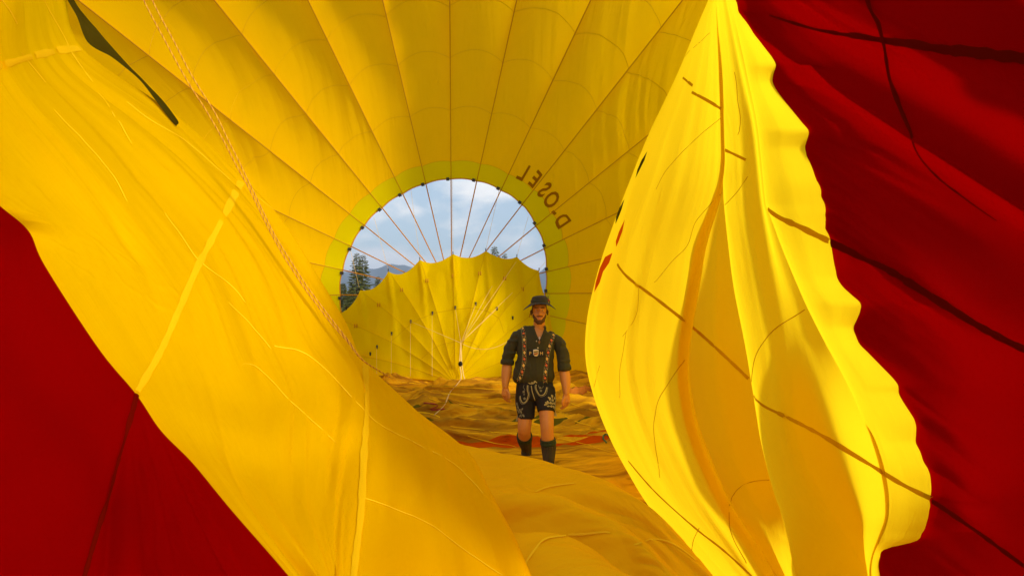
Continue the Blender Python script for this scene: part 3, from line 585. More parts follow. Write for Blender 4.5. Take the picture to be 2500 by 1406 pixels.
# ------------------------------------------------------------------ parachute valve hanging in the crown opening
VAL = empty('parachute_valve', P(1110, 918, 17.6) * [1, 1, 0], label='yellow scalloped parachute valve slumped across the round crown opening', category='balloon valve')
peaks = [(640, 930), (735, 850), (808, 772), (878, 708), (948, 662), (1025, 634), (1106, 620), (1186, 612), (1262, 627), (1316, 660), (1342, 740), (1372, 850), (1390, 930)]
dips = [(700, 905), (785, 830), (850, 752), (918, 700), (984, 667), (1063, 641), (1146, 629), (1228, 631), (1289, 650), (1326, 712), (1348, 800), (1376, 895)]
VC = np.array([1112.0, 935.0]); DRIM = 19.55; DC = 17.7
def valve_pt(px, py, t, back):
    """t = 0 at the centre of the valve on the ground, 1 on the rim"""
    d = DC + (DRIM - DC) * (1 - (1 - t) ** 1.7) + back
    return P(px, py, d)
vpan = []
for i in range(len(dips)):
    a, m, b = np.array(peaks[i], float), np.array(dips[i], float), np.array(peaks[i + 1], float)
    nu, nv = 30, 46; G = np.zeros((nv, nu, 3))
    for c, u in enumerate(np.linspace(0, 1, nu)):
        base = a * (1 - u) + b * u; sag = (m - (a + b) / 2)
        rim = base + sag * 4 * u * (1 - u)
        for r_, t in enumerate(np.linspace(0.02, 1, nv)):
            bow = np.array([0, -30.0]) * math.sin(math.pi * t) * 0.5
            q = VC * (1 - t) + rim * t + bow
            bk = 0.03 * t * math.sin(math.pi * u) ** 0.8                        # panels blow back between their seams
            for pk in peaks[2:11]:                                             # creases hanging straight down from each peak
                dxp = (q[0] - pk[0] - 0.10 * (q[1] - pk[1])) / (4 + 0.035 * max(0, q[1] - pk[1])); 
                if q[1] > pk[1]: bk -= 0.13 * math.exp(-dxp * dxp) * math.exp(-(q[1] - pk[1]) / 170) * min(1, (q[1] - pk[1]) / 20)
            G[r_, c] = valve_pt(q[0], q[1], t, bk)
    G = G + np.array([0, 1, 0]) * (0.06 * ridge(G[..., 0] * 1.1, G[..., 2] * 0.7, 0 * G[..., 0], 101, 2))[..., None]
    G[..., 2] = np.maximum(G[..., 2], -0.05)
    p_ = grid_obj('valve_panel', G, M_valve); adopt(VAL, p_); vpan.append(p_)
B_val = bvh_of(*vpan)
def on_val(px, py, lift=0.02):
    h = hit(B_val, px, py); return h[0] + h[1] * lift if h else P(px, py, 18.6)
for i, pk in enumerate(peaks):
    a = np.array(pk, float); pts = []
    for t in np.linspace(0.1, 0.985, 26):
        q = VC * (1 - t) + a * t + np.array([0, -15.0]) * math.sin(math.pi * t); pts.append(on_val(q[0], q[1], 0.006) if t < 0.97 else valve_pt(q[0], q[1], t, -0.012))
    pts = np.array(pts); pts[:, 2] = np.maximum(pts[:, 2], -0.03)
    s = tube('valve_seam', pts, 0.0035, M_vseam, None, 4); adopt(VAL, s)
    if 2 <= i <= 10:
        e = valve_pt(a[0], a[1], 1.0, 0.0)
        k = tube('toggle', np.array([e + [0, -0.02, -0.02], e + [0, -0.02, 0.07]]), 0.014, M_black, None, 6); adopt(VAL, k)
        q = VC * 0.2 + a * 0.8 + [0, -9]; c = valve_pt(q[0], q[1], 0.8, -0.02)
        for s_ in (-1, 1):
            bx_ = tube('buckle', np.array([c + [0.03 * s_, -0.02, -0.055], c + [0.03 * s_, -0.02, 0.055]]), 0.017, M_tape, None, 5); adopt(VAL, bx_)
for tt_ in (0.52, 0.27):
    pts = []
    for i in range(2, 10):
        for u in np.linspace(0, 1, 8, endpoint=False):
            a = np.array(peaks[i], float) * (1 - u) + np.array(peaks[i + 1], float) * u
            q = VC * (1 - tt_) + a * tt_ + [0, -15]; h = hit(B_val, *q)
            if h: pts.append(h[0] + h[1] * 0.015)
    s = tube('valve_ring_seam', np.array(pts), 0.004, M_vseam, None, 4); adopt(VAL, s)
for (px, py) in ((846, 752), (905, 865), (922, 847), (957, 815), (1004, 786), (1057, 765), (1112, 752), (1161, 743), (1213, 754), (1251, 776)):
    c = on_val(px, py, 0.03); k = tube('line_toggle', np.array([c + [0, 0, -0.05], c + [0, 0, 0.05]]), [0.02, 0.03], M_black, None, 6); adopt(VAL, k)
# thin lines from the valve rim up to the crown, and the control lines gathered at a pulley
for (x0, y0, x1, y1) in ((948, 660, 913, 530), (1025, 632, 1003, 462), (1106, 618, 1104, 440), (1186, 610, 1219, 462), (1262, 625, 1290, 528), (1316, 658, 1331, 640), (878, 706, 856, 612)):
    a = valve_pt(x0, y0, 1.0, 0.0); b = P(x1, y1, 19.8); k = tube('shroud_line', np.linspace(a, b, 5), 0.0045, M_line, None, 4); adopt(VAL, k)
hub = P(1125, 837, 17.9)
for (x1, y1) in ((1112, 752), (1161, 743), (1213, 754), (1251, 716), (1262, 640), (1004, 786), (1200, 700)):
    k = tube('control_line', np.linspace(hub, on_val(x1, y1, 0.06), 6), 0.0045, M_line, None, 4); adopt(VAL, k)
sg = np.array([hub + (P(1250, 826, 17.8) - hub) * t + np.array([0, 0, -0.22 * 4 * t * (1 - t)]) for t in np.linspace(0, 1, 14)])
k = tube('control_line', sg, 0.005, M_line, None, 4); adopt(VAL, k)
for dx in (-2, 3):
    k = tube('control_line', np.array([hub, P(1124 + dx, 885, 17.8), P(1128 + dx, 915, 17.7), P(1130 + 3 * dx, 940, 17.3)]), 0.014, M_line, None, 5); adopt(VAL, k)
for (x0, y0) in ((922, 848), (957, 816), (1004, 787), (1057, 766)):
    k = tube('hanging_line', np.linspace(on_val(x0, y0, 0.05), P(x0 - 2, 918, 18.0), 4), 0.0035, M_line, None, 4); adopt(VAL, k)
a = np.linspace(0, 2 * math.pi, 16)
pc = P(1124, 888, 17.75); Vp = np.array([[pc + 0.055 * rr * np.array([math.cos(x), 0, math.sin(x) * 1.2]) + [0, yy, 0] for x in a[:-1]] for rr, yy in ((0.3, -0.04), (1, -0.025), (1, 0.025), (0.3, 0.04))])
k = mesh_obj('pulley', Vp.reshape(-1, 3), [list(f) for f in grid_faces(4, 15, True)] + [list(range(15)), list(range(45, 60))], M_black); adopt(VAL, k)

# loose cords lying on the cloth floor
def fl(px, py, lift=0.03):
    h = hit(B_floor, px, py); return h[0] + np.array([0, 0, lift]) if h else P(px, py, 12)
CORDS = [('pale cord trailing from the valve lines across the crumpled cloth', [(1127, 925), (1115, 940), (1098, 960), (1085, 990), (1060, 1015)], M_line, 0.010),
         ('dark red cord lying across the cloth left of the man', [(1035, 985), (1070, 990), (1050, 1002), (1085, 1000)], solid('red_cord', (0.30, 0.02, 0.01)), 0.012),
         ('green looped cord at the foot of the bright right wall', [(1480, 1082), (1472, 1070), (1478, 1062), (1490, 1068), (1498, 1085)], solid('green_cord', (0.05, 0.12, 0.02)), 0.012)]
for lb, pts, mt, rad in CORDS:
    q = resample(pts, 6); o = tube('cord', np.array([fl(x, y, rad) for x, y in q]), rad, mt, None, 5); o['label'] = lb; o['category'] = 'cord'; o['group'] = 'loose cords on the cloth'
# bundle of brown orange cloth behind the man
bm_pts = []
M_bund = fabric('brown_bundle', (0.45, 0.16, 0.02), trans=0.05, scale=(14, 14, 14), bump=0.8, dist=0.04)
nu, nv = 60, 18; G = np.zeros((nu, nv, 3)); c0, c1 = fl(1380, 962, 0.05), fl(1450, 958, 0.05)
for i, s in enumerate(np.linspace(0, 1, nu)):
    c = c0 * (1 - s) + c1 * s
    for j, a_ in enumerate(np.linspace(0, 2 * math.pi, nv, endpoint=False)):
        rr = (0.10 + 0.05 * float(vnoise(s * 9, math.cos(a_) * 2, math.sin(a_) * 2, 7))) * (0.3 + math.sin(math.pi * min(1, max(0, s))) ** 0.35 * 0.8)
        G[i, j] = c + rr * np.array([0.15 * math.cos(a_), math.cos(a_), math.sin(a_) * 0.8])
bd = grid_obj('cloth_bundle', G, M_bund, None, wrap=True); bd['label'] = 'rolled brown orange bundle of cloth on the floor behind the man'; bd['category'] = 'cloth bundle'

# ------------------------------------------------------------------ twin red flecked cords on the left
M_ropeA = solid('rope_yellow', (0.62, 0.32, 0.004), 0.7, nscale=300, bump=0.4); M_ropeB = solid('rope_red', (0.30, 0.09, 0.005), 0.7, nscale=300, bump=0.4)
def rope(path, label):
    c = resample([P(*q) for q in path], 0.006); n = len(c); s = np.arange(n) * 0.006
    t = np.gradient(c, axis=0); t /= np.linalg.norm(t, axis=1, keepdims=True); c = c + 0.004 * np.stack([vnoise(s * 5, 0 * s, 0 * s, int(abs(path[0][0])) + q_) for q_ in range(3)], 1); u = np.cross(t, FWD); u /= np.linalg.norm(u, axis=1, keepdims=True); v = np.cross(t, u)
    e = empty('rope', c[-1], label=label, category='rope', group='twin cords hanging by the left wall')
    for ph, mt, nm in ((0, M_ropeA, 'yellow_strand'), (2.1, M_ropeA, 'yellow_strand'), (4.2, M_ropeB, 'red_strand')):
        a_ = s / 0.055 * 2 * math.pi + ph + 0.9 * vnoise(s * 2.3, 0 * s, 0 * s, 9)
        o = tube(nm, c + 0.0027 * (np.cos(a_)[:, None] * u + np.sin(a_)[:, None] * v), 0.0029, mt, None, 5); adopt(e, o)
def rp_(off, dof): return [(318 + off, -90, 4.9), (350 + off, 0, 4.9), (405 + off, 105, 4.9), (460 + off * .9, 205, 4.95), (505 + off * .8, 275, 5.0), (560 + off * .5, 370, 5.0), (605 + off * .3, 455, 4.98), (665 + off * .3, 575, 4.93), (735 + off * .4, 690, 4.9), (790 + off * .4, 765, 4.88), (845 + off * .2, 830, 4.85), (885, 878, 4.86), (950, 920, 5.2)]
rope(rp_(0, 0), 'left one of two red flecked cords slanting down the left wall'); rope(rp_(22, 0), 'right one of two red flecked cords slanting down the left wall')

# ------------------------------------------------------------------ beyond the crown opening: trees and hills
M_bark = solid('bark', (0.09, 0.06, 0.04), 0.9, nscale=12)
M_need = [solid('needles_a', (0.17, 0.17, 0.030), 0.8, 0.35, 3), solid('needles_b', (0.07, 0.095, 0.02), 0.8, 0.35, 3)]
def spruce(px, d, top_py, halfw, label, seed, base=-0.1, dens=1.0):
    rnd = random.Random(seed); b = P(px, 790, d); b[2] = base; H = (790 - top_py) / F * d + 1.6 - base; HW = halfw / F * d
    e = empty('spruce_tree', b, label=label, category='tree', group='spruces beyond the balloon')
    q = np.array([[0, 0, 0], [0.02, 0, H * 0.4], [-0.02, 0, H * 0.75], [0, 0, H * 0.995]]) + b
    tr_ = tube('trunk', resample(q, H / 12), np.linspace(H * 0.016, 0.012, len(resample(q, H / 12))), M_bark, None, 7); adopt(e, tr_)
    V, Fc = [], []
    nb = int(150 * dens)
    for i in range(nb):
        f = 0.04 + 0.95 * (i / nb) ** 0.9; z0 = b[2] + H * f; L_ = HW * (1 - f) ** 0.8 * rnd.uniform(0.65, 1.15) + 0.08; az = i * 2.39996 + rnd.uniform(-.3, .3)
        dx, dy = math.cos(az), math.sin(az); droop = rnd.uniform(0.12, 0.38)
        m = max(5, int(L_ / 0.13))
        for j in range(m):
            s = (j + 0.6) / m; pz = z0 - droop * L_ * s + 0.16 * L_ * s * s * 1.6
            c = np.array([b[0] + dx * L_ * s, b[1] + dy * L_ * s, pz])
            for w_ in range(4):
                a_ = az + rnd.choice((-1, 1)) * rnd.uniform(0.3, 1.2); ln = (0.16 + 0.30 * (1 - s)) * L_ ** 0.5 * rnd.uniform(0.5, 1.1) + 0.05
                e1 = c + np.array([math.cos(a_) * ln, math.sin(a_) * ln, -0.25 * ln * rnd.uniform(0.2, 1.4)])
                pr = np.array([-math.sin(a_), math.cos(a_), rnd.uniform(-.9, .9)]) * ln * 0.13
                k = len(V); V += [c - pr * 0.6, c + pr * 0.6, e1 + pr, e1 - pr, e1 + (e1 - c) * 0.25]; Fc += [(k, k + 1, k + 2, k + 3), (k + 3, k + 2, k + 4)]
    cw = mesh_obj('crown', V, Fc, M_need, None, sm=False)
    cw.data.polygons.foreach_set('material_index', [rnd.randint(0, 1) for _ in cw.data.polygons]); adopt(e, cw)
    for v_ in range(14):                                    # dead stubs low on the trunk
        f = rnd.uniform(0.05, 0.4); a_ = rnd.uniform(0, 6.3); p0 = b + np.array([0, 0, H * f]); l_ = HW * 0.5 * rnd.uniform(.4, 1)
    return e
spruce(869, 62, 615, 52, 'tall spruce with two close tops, left one, seen through the crown opening', 1)
spruce(884, 63, 619, 56, 'tall spruce right beside the tallest one at the left of the opening', 2)
spruce(922, 70, 673, 34, 'small spruce just above the scalloped valve edge at left', 3)
spruce(836, 60, 690, 40, 'dark spruce partly hidden behind the left wall edge', 4, dens=1.4)
spruce(858, 55, 700, 40, 'low bushy spruce in front of the tall pair at left', 5, dens=1.3)
spruce(1207, 66, 598, 60, 'spruce top rising behind the highest valve peak', 6)
spruce(1232, 72, 616, 40, 'smaller spruce top right of the one behind the valve peak', 7)
M_hill = solid('wooded_hill', (0.010, 0.022, 0.024), 0.95, 0.3, 0.004)
def hill_range(name, d, prof_, depth, label, seed):
    px = np.linspace(-3500, 6000, 700); hy = np.interp(px, [p[0] for p in prof_], [p[1] for p in prof_])
    hz = (790 - hy) / F * d + 1.6 + d * 0.0028 * fbm(px / 60, 0 * px, 0 * px, seed, 4)
    rows = []
    for k_, f in enumerate(np.linspace(0, 1, 24)):
        X_ = (px - 1250) / F * (d - depth * (1 - f)); zz = hz * math.sin(f * math.pi / 2) * (1 + 0.22 * (1 - f) * vnoise(px / 45, f * 5, 0, seed + 3))
        rows.append(np.stack([X_, np.full(len(px), d - depth * (1 - f)), zz - 1], 1))
    rows.append(np.stack([(px - 1250) / F * (d + depth), np.full(len(px), d + depth), np.full(len(px), -1.0)], 1))
    o = grid_obj(name, np.array(rows), M_hill); o['kind'] = 'structure'; o['label'] = label
hill_range('hills', 5200, [(-3500, 640), (300, 660), (700, 668), (840, 664), (905, 656), (935, 660), (960, 656), (985, 653), (1012, 662), (1060, 690), (1150, 720), (1240, 700), (1310, 668), (1345, 650), (1500, 640), (2200, 660), (6000, 650)], 2200, 'wooded blue hills beyond the meadow', 201)

# ------------------------------------------------------------------ the air between here and the hills
hm, ht = new_mat('haze_air'); _o = N(ht, 'ShaderNodeOutputMaterial'); _v = N(ht, 'ShaderNodeVolumePrincipled', i_Density=0.00021, i_Anisotropy=0.2)
_v.inputs['Color'].default_value = (0.55, 0.72, 1.0, 1); ht.links.new(_v.outputs[0], _o.inputs['Volume'])
b0, b1 = (-14000, -1500, -5), (14000, 9500, 560)
V = [(x, y, z_) for x in (b0[0], b1[0]) for y in (b0[1], b1[1]) for z_ in (b0[2], b1[2])]
hz = mesh_obj('haze', V, [(0, 1, 3, 2), (4, 6, 7, 5), (0, 4, 5, 1), (2, 3, 7, 6), (0, 2, 6, 4), (1, 5, 7, 3)], hm, None, sm=False); hz['kind'] = 'stuff'; hz['label'] = 'pale haze in the air before the hills'

# ------------------------------------------------------------------ the walking man
MAN = P(1315, 790, 7.75); MAN[2] = 0.02
SK = 215.0
def mq(px, py, y=0.0): return np.array([(px - 1315) / SK, y, (1137 - py) / SK])      # model space: metres, feet at z = 0, facing -y
def loft(bm, pts, rad, k=18, sub=5, cap=True):
    """a tapering limb: pts (x,y,z), rad (rx, ry) per point, rings square to the path"""
    p = cr(pts, (len(pts) - 1) * sub + 1); rr = cr([(r, r) if np.isscalar(r) else r for r in rad], len(p))
    t = np.gradient(p, axis=0); t /= np.linalg.norm(t, axis=1, keepdims=True); rings = []
    for i in range(len(p)):
        ref = np.array([1.0, 0, 0]) if abs(t[i][0]) < 0.9 else np.array([0, 1.0, 0])
        v = np.cross(t[i], ref); v /= np.linalg.norm(v); u = np.cross(v, t[i])
        rings.append([bm.verts.new(tuple(p[i] + rr[i][0] * math.cos(a) * u + rr[i][1] * math.sin(a) * v)) for a in np.linspace(0, 2 * math.pi, k, endpoint=False)])
    for a, b in zip(rings, rings[1:]):
        for j in range(k): bm.faces.new((a[j], a[(j + 1) % k], b[(j + 1) % k], b[j]))
    if cap:
        for rg, ix in ((rings[0], 0), (rings[-1], -1)):
            c = bm.verts.new(tuple(p[ix] + t[ix] * (0.35 * float(min(rr[ix])) * (1 if ix else -1))))
            for j in range(k): bm.faces.new((rg[j], rg[(j + 1) % k], c))
def ball(bm, c, r, seg=18):
    m = bmesh.ops.create_uvsphere(bm, u_segments=seg, v_segments=seg // 2 + 2, radius=1.0)
    for v in m['verts']: v.co = Vector((c[0] + v.co.x * r[0], c[1] + v.co.y * r[1], c[2] + v.co.z * r[2]))
def fuse(bm, voxel, smooth_it=2):
    """grow overlapping forms into one continuous skin"""
    bmesh.ops.recalc_face_normals(bm, faces=bm.faces[:])
    me = bpy.data.meshes.new('tmp'); bm.to_mesh(me); bm.free(); o = bpy.data.objects.new('tmp', me); COL.objects.link(o)
    md = o.modifiers.new('r', 'REMESH'); md.mode = 'VOXEL'; md.voxel_size = voxel
    if smooth_it:
        ms_ = o.modifiers.new('s', 'SMOOTH'); ms_.iterations = smooth_it; ms_.factor = 0.5
    bpy.context.view_layer.update()
    res = bpy.data.meshes.new_from_object(o.evaluated_get(bpy.context.evaluated_depsgraph_get())); bpy.data.objects.remove(o)
    res.polygons.foreach_set('use_smooth', [True] * len(res.polygons)); return res
def place(name, me, mats, root):
    me.materials.clear()
    for m in mats: me.materials.append(m)
    o = bpy.data.objects.new(name, me); COL.objects.link(o); o.parent = root; return o
MANROOT = empty('person', MAN, label='bearded man walking in dark shirt, embroidered leather shorts, braces and brimmed hat', category='person')
M_skin = solid('skin', (0.58, 0.225, 0.045), 0.5, 0.12, 18, 0.05)
M_beard = solid('beard_hair', (0.10, 0.040, 0.014), 0.85, 0.4, 220, 0.5)
M_lip = solid('lips', (0.50, 0.17, 0.07), 0.5); M_eye = solid('eye_white', (0.55, 0.50, 0.44), 0.3); M_iris = solid('iris_dark', (0.03, 0.02, 0.015), 0.3)
# body ------------------------------------------------------------
bm = bmesh.new()
HX, HY = 0.008, -0.03                                          # head centre line
ball(bm, (HX, HY + 0.012, 1.745), (0.089, 0.098, 0.098)); ball(bm, (HX, HY - 0.012, 1.675), (0.080, 0.080, 0.085)); ball(bm, (HX, HY - 0.030, 1.622), (0.064, 0.058, 0.046))
ball(bm, (HX, HY - 0.062, 1.598), (0.030, 0.024, 0.024)); ball(bm, (HX, HY - 0.068, 1.752), (0.058, 0.026, 0.014))
for s in (-1, 1):
    ball(bm, (HX + s * 0.040, HY - 0.062, 1.685), (0.026, 0.022, 0.022)); ball(bm, (HX + s * 0.034, HY - 0.074, 1.755), (0.026, 0.016, 0.009))
    ball(bm, (HX + s * 0.093, HY + 0.022, 1.705), (0.010, 0.024, 0.034)); ball(bm, (HX + s * 0.099, HY + 0.030, 1.715), (0.008, 0.018, 0.020))
loft(bm, [(HX, HY - 0.082, 1.748), (HX, HY - 0.098, 1.715), (HX, HY - 0.112, 1.688), (HX, HY - 0.096, 1.672)], [(0.010, 0.010), (0.012, 0.014), (0.019, 0.016), (0.012, 0.012)], 10)
for s in (-1, 1): ball(bm, (HX + s * 0.016, HY - 0.094, 1.682), (0.010, 0.012, 0.009))
ball(bm, (HX, HY - 0.088, 1.651), (0.026, 0.010, 0.0065)); ball(bm, (HX, HY - 0.086, 1.639), (0.023, 0.011, 0.007))
loft(bm, [(0.004, 0.02, 1.42), (0.004, 0.012, 1.50), (0.006, 0.0, 1.56), (HX, HY + 0.01, 1.64)], [(0.16, 0.09), (0.085, 0.075), (0.068, 0.068), (0.064, 0.066)], 20)
loft(bm, [(0.0, 0.02, 0.90), (0, 0.02, 1.1), (-0.005, 0.015, 1.30), (-0.005, 0.015, 1.43)], [(0.15, 0.10), (0.15, 0.105), (0.175, 0.115), (0.15, 0.09)], 22)
AL = [mq(1262, 828, 0.02), mq(1247, 860, 0.03), mq(1239, 893, 0.03), mq(1237, 915, 0.015), mq(1234, 940, -0.01), mq(1234, 953, -0.02)]
AR = [mq(1358, 838, 0.02), mq(1370, 870, 0.01), mq(1376, 908, -0.02), mq(1379, 930, -0.05), mq(1380, 955, -0.085), mq(1380, 967, -0.10)]
for A_ in (AL, AR): loft(bm, A_, [(0.048, 0.050), (0.052, 0.054), (0.056, 0.056), (0.060, 0.058), (0.042, 0.045), (0.032, 0.036)], 16)
def hand(bm, wrist, s, sp):
    """palm facing the thigh, fingers hanging half curled; s = +1 when the thumb (front of the hand) shows on the inner side"""
    w_ = np.array(wrist); dn = np.array([0.02 * s, -0.02, -1.0]); fr = np.array([s * 0.80, -0.60, 0.0]); ou = np.array([s * 0.6, 0.80, 0.0])
    loft(bm, [w_ + dn * -0.02, w_ + dn * 0.03, w_ + dn * 0.085], [(0.030, 0.028), (0.042, 0.026), (0.044, 0.022)], 14)
    ax = np.array([s * 0.75, -0.66, 0.0])                       # across the knuckles
    curl = np.array([s * 0.66, 0.45, 0.0]) * sp
    for f_, (o_, ln, r_) in enumerate(((0.038, 0.078, 0.0082), (0.0125, 0.088, 0.0085), (-0.0125, 0.082, 0.0082), (-0.037, 0.064, 0.0074))):
        b = w_ + dn * 0.080 + ax * o_; k1 = b + dn * ln * 0.48 + curl * ln * 0.10; k2 = k1 + dn * ln * 0.30 + curl * ln * 0.26; k3 = k2 + dn * ln * 0.16 + curl * ln * 0.30
        loft(bm, [b - dn * 0.02, b, k1, k2, k3], [r_ * 1.15, r_ * 1.12, r_ * 1.02, r_ * 0.95, r_ * 0.75], 9, 3)
    b = w_ + dn * 0.025 + ax * 0.030; loft(bm, [b - ax * 0.014, b + ax * 0.018 + dn * 0.024, b + ax * 0.030 + dn * 0.058, b + ax * 0.026 + dn * 0.088], [0.017, 0.0135, 0.0118, 0.0085], 9, 4)
loft(bm, [AL[0] + [0.01, 0, -0.01], (-0.12, 0.02, 1.40), (0, 0.02, 1.40), (0.12, 0.02, 1.38), AR[0] + [-0.01, 0, -0.02]], [(0.05, 0.05), (0.055, 0.055), (0.06, 0.06), (0.055, 0.055), (0.05, 0.05)], 16)
loft(bm, [(-0.13, 0.015, 0.86), (0, 0.015, 0.88), (0.08, 0.005, 0.86)], [(0.09, 0.09), (0.11, 0.11), (0.09, 0.09)], 16)
hand(bm, AL[-1], 1, 1.0); hand(bm, AR[-1], -1, 1.2)
LL = [mq(1288, 960, 0.02), mq(1284, 1000, -0.01), mq(1280, 1045, -0.045), mq(1280, 1062, 0.0), mq(1281, 1082, 0.12), mq(1286, 1108, 0.29)]
LRt = [mq(1330, 960, 0.0), mq(1332, 1000, -0.09), mq(1333, 1036, -0.15), mq(1334, 1062, -0.155), mq(1337, 1090, -0.13), mq(1337, 1122, -0.15)]
for L_ in (LL, LRt): loft(bm, L_, [(0.094, 0.094), (0.086, 0.088), (0.076, 0.078), (0.071, 0.074), (0.074, 0.078), (0.050, 0.052)], 18)
a1 = LL[-1]; a2 = LRt[-1]
me = fuse(bm, 0.0046, 2)
body = place('body', me, [M_skin, M_beard, M_lip], MANROOT); body['label'] = 'tanned skin of face, arms and knees with a short dark beard'
mi = []
for p in me.polygons:
    x, y, z_ = p.center; x -= HX; y -= HY; m = 0
    if z_ > 1.56:
        ax = abs(x)
        jaw = z_ < 1.620 + max(0, ax - 0.020) * 1.35 and y < 0.02 and z_ > 1.570 and (z_ > 1.600 or y < -0.035)
        if jaw and not (ax < 0.018 and 1.632 < z_ < 1.66 and y < -0.05): m = 1
        if 0.0 < ax < 0.036 and 1.654 < z_ < 1.668 and y < -0.06: m = 1
        if ax < 0.021 and 1.634 < z_ < 1.655 and y < -0.078: m = 2
        if ax > 0.058 and 1.66 < z_ < 1.80 and -0.045 < y < 0.012 and z_ > 1.69 - 0.2 * 0: m = 1 if abs(y + 0.012) < 0.022 else m
        if z_ > 1.792 or (y > 0.02 and z_ > 1.66 and ax < 0.08): m = 1
        if 0.014 < ax < 0.056 and 1.750 < z_ < 1.761 and y < -0.05: m = 1
    mi.append(m)
me.polygons.foreach_set('material_index', mi)
for s in (-1, 1):
    b2 = bmesh.new(); ball(b2, (HX + s * 0.031, HY - 0.0705, 1.7285), (0.014, 0.010, 0.0055), 12); m_ = bpy.data.meshes.new('eye'); b2.to_mesh(m_); b2.free(); e_ = place('eye', m_, [M_eye], MANROOT)
    b2 = bmesh.new(); ball(b2, (HX + s * 0.031, HY - 0.0785, 1.7285), (0.0056, 0.0035, 0.0050), 10); m_ = bpy.data.meshes.new('iris'); b2.to_mesh(m_); b2.free(); place('iris', m_, [M_iris], e_)
# shirt -----------------------------------------------------------
M_shirt = solid('dark_linen_shirt', (0.036, 0.031, 0.008), 0.9, 0.3, 60, 0.3)
bm = bmesh.new()
loft(bm, [mq(1304, 938, 0.02), mq(1304, 920, 0.015), mq(1305, 890, 0.012), mq(1307, 850, 0.01), mq(1309, 825, 0.015), mq(1311, 812, 0.02), mq(1315, 803, 0.02)], [(0.200, 0.135), (0.226, 0.158), (0.203, 0.142), (0.205, 0.142), (0.212, 0.120), (0.160, 0.095), (0.088, 0.080)], 40, 6)
loft(bm, [mq(1284, 822, 0.02), mq(1262, 831, 0.02), mq(1249, 855, 0.03), mq(1240, 884, 0.03), mq(1238, 894, 0.03)], [(0.062, 0.070), (0.062, 0.070), (0.064, 0.070), (0.065, 0.070), (0.066, 0.070)], 20, 6)
loft(bm, [mq(1338, 828, 0.02), mq(1360, 839, 0.02), mq(1370, 864, 0.012), mq(1376, 898, -0.012), mq(1377.5, 907, -0.018)], [(0.062, 0.070), (0.062, 0.070), (0.064, 0.070), (0.066, 0.070), (0.067, 0.070)], 20, 6)
me = fuse(bm, 0.009, 3)
co = np.array([v.co for v in me.vertices]); no = np.array([v.normal for v in me.vertices])
f_ = 0.010 * ridge(co[:, 0] * 9 + co[:, 2] * 5, co[:, 1] * 6, co[:, 2] * 5, 301, 2) * smooth((1.42 - co[:, 2]) / 0.2) * (np.abs(co[:, 0]) > 0.10) + 0.0045 * ridge(co[:, 0] * 16, co[:, 1] * 4, co[:, 2] * 2.5, 303, 2) + 0.012 * ridge(co[:, 0] * 4, co[:, 1] * 4, co[:, 2] * 22, 305, 1) * (np.abs(co[:, 0]) > 0.24)
co = co + no * f_[:, None]; me.vertices.foreach_set('co', co.ravel()); me.update()
B0 = BVHTree.FromPolygons([tuple(v.co) for v in me.vertices], [tuple(p.vertices) for p in me.polygons])
bm = bmesh.new(); bm.from_mesh(me)
def in_v(x, z_): # the open collar
    top, bot = 1.575, 1.355
    if not bot < z_ < top: return False
    c = 0.004 + (1.455 - z_) * -0.02; hw = 0.002 + 0.062 * ((z_ - bot) / (1.52 - bot)) ** 0.9
    return abs(x - c) < min(hw, 0.075)
dl = [f for f in bm.faces if (f.calc_center_median().y < -0.005 and in_v(f.calc_center_median().x, f.calc_center_median().z)) or f.calc_center_median().z > 1.555]
bmesh.ops.delete(bm, geom=dl, context='FACES'); bm.to_mesh(me); bm.free()
shirt = place('shirt', me, [M_shirt], MANROOT); md = shirt.modifiers.new('thick', 'SOLIDIFY'); md.thickness = 0.004
# chest skin under the open collar sits just behind the shirt
B_shirt = BVHTree.FromPolygons([tuple(v.co) for v in me.vertices], [tuple(p.vertices) for p in me.polygons])
def front(b, px, py, lift=0.004):
    q = mq(px, py); h = b.ray_cast(Vector((q[0], -1.5, q[2])), Vector((0, 1, 0)))
    if h[0] is None: return None
    return np.array(h[0]) + np.array([0, -lift, 0])
cp = bmesh.new(); rows = []
for z_ in np.linspace(1.335, 1.55, 14):
    rw = []
    for x in np.linspace(-0.078, 0.078, 13):
        h = B0.ray_cast(Vector((0.004 + x, -1.5, z_)), Vector((0, 1, 0)))
        rw.append(cp.verts.new((0.004 + x, (h[0].y if h[0] else -0.08) + 0.011, z_)))
    rows.append(rw)
for a_, b_ in zip(rows, rows[1:]):
    for j in range(12): cp.faces.new((a_[j], a_[j + 1], b_[j + 1], b_[j]))
m_ = bpy.data.meshes.new('chest'); cp.to_mesh(m_); cp.free(); m_.polygons.foreach_set('use_smooth', [True] * len(m_.polygons)); place('chest', m_, [M_skin], MANROOT)
def strip(name, pts, wd, mat, root, th=0.004):
    p = np.array(pts); t = np.gradient(p, axis=0); t /= np.linalg.norm(t, axis=1, keepdims=True); sd_ = np.cross(t, [0, -1.0, 0]); sd_ /= np.linalg.norm(sd_, axis=1, keepdims=True)
    V = []; Fc = []
    for i in range(len(p)):
        b_ = np.array([0, th, 0]); V += [p[i] - sd_[i] * wd / 2, p[i] + sd_[i] * wd / 2, p[i] + sd_[i] * wd / 2 + b_, p[i] - sd_[i] * wd / 2 + b_]
        if i:
            o = 4 * (i - 1); n = 4 * i
            Fc += [(o + k, o + (k + 1) % 4, n + (k + 1) % 4, n + k) for k in range(4)]
    Fc += [(0, 1, 2, 3), tuple(4 * (len(p) - 1) + k for k in range(4))]
    o = mesh_obj(name, V, Fc, mat, None, sm=False); o.parent = root; return o
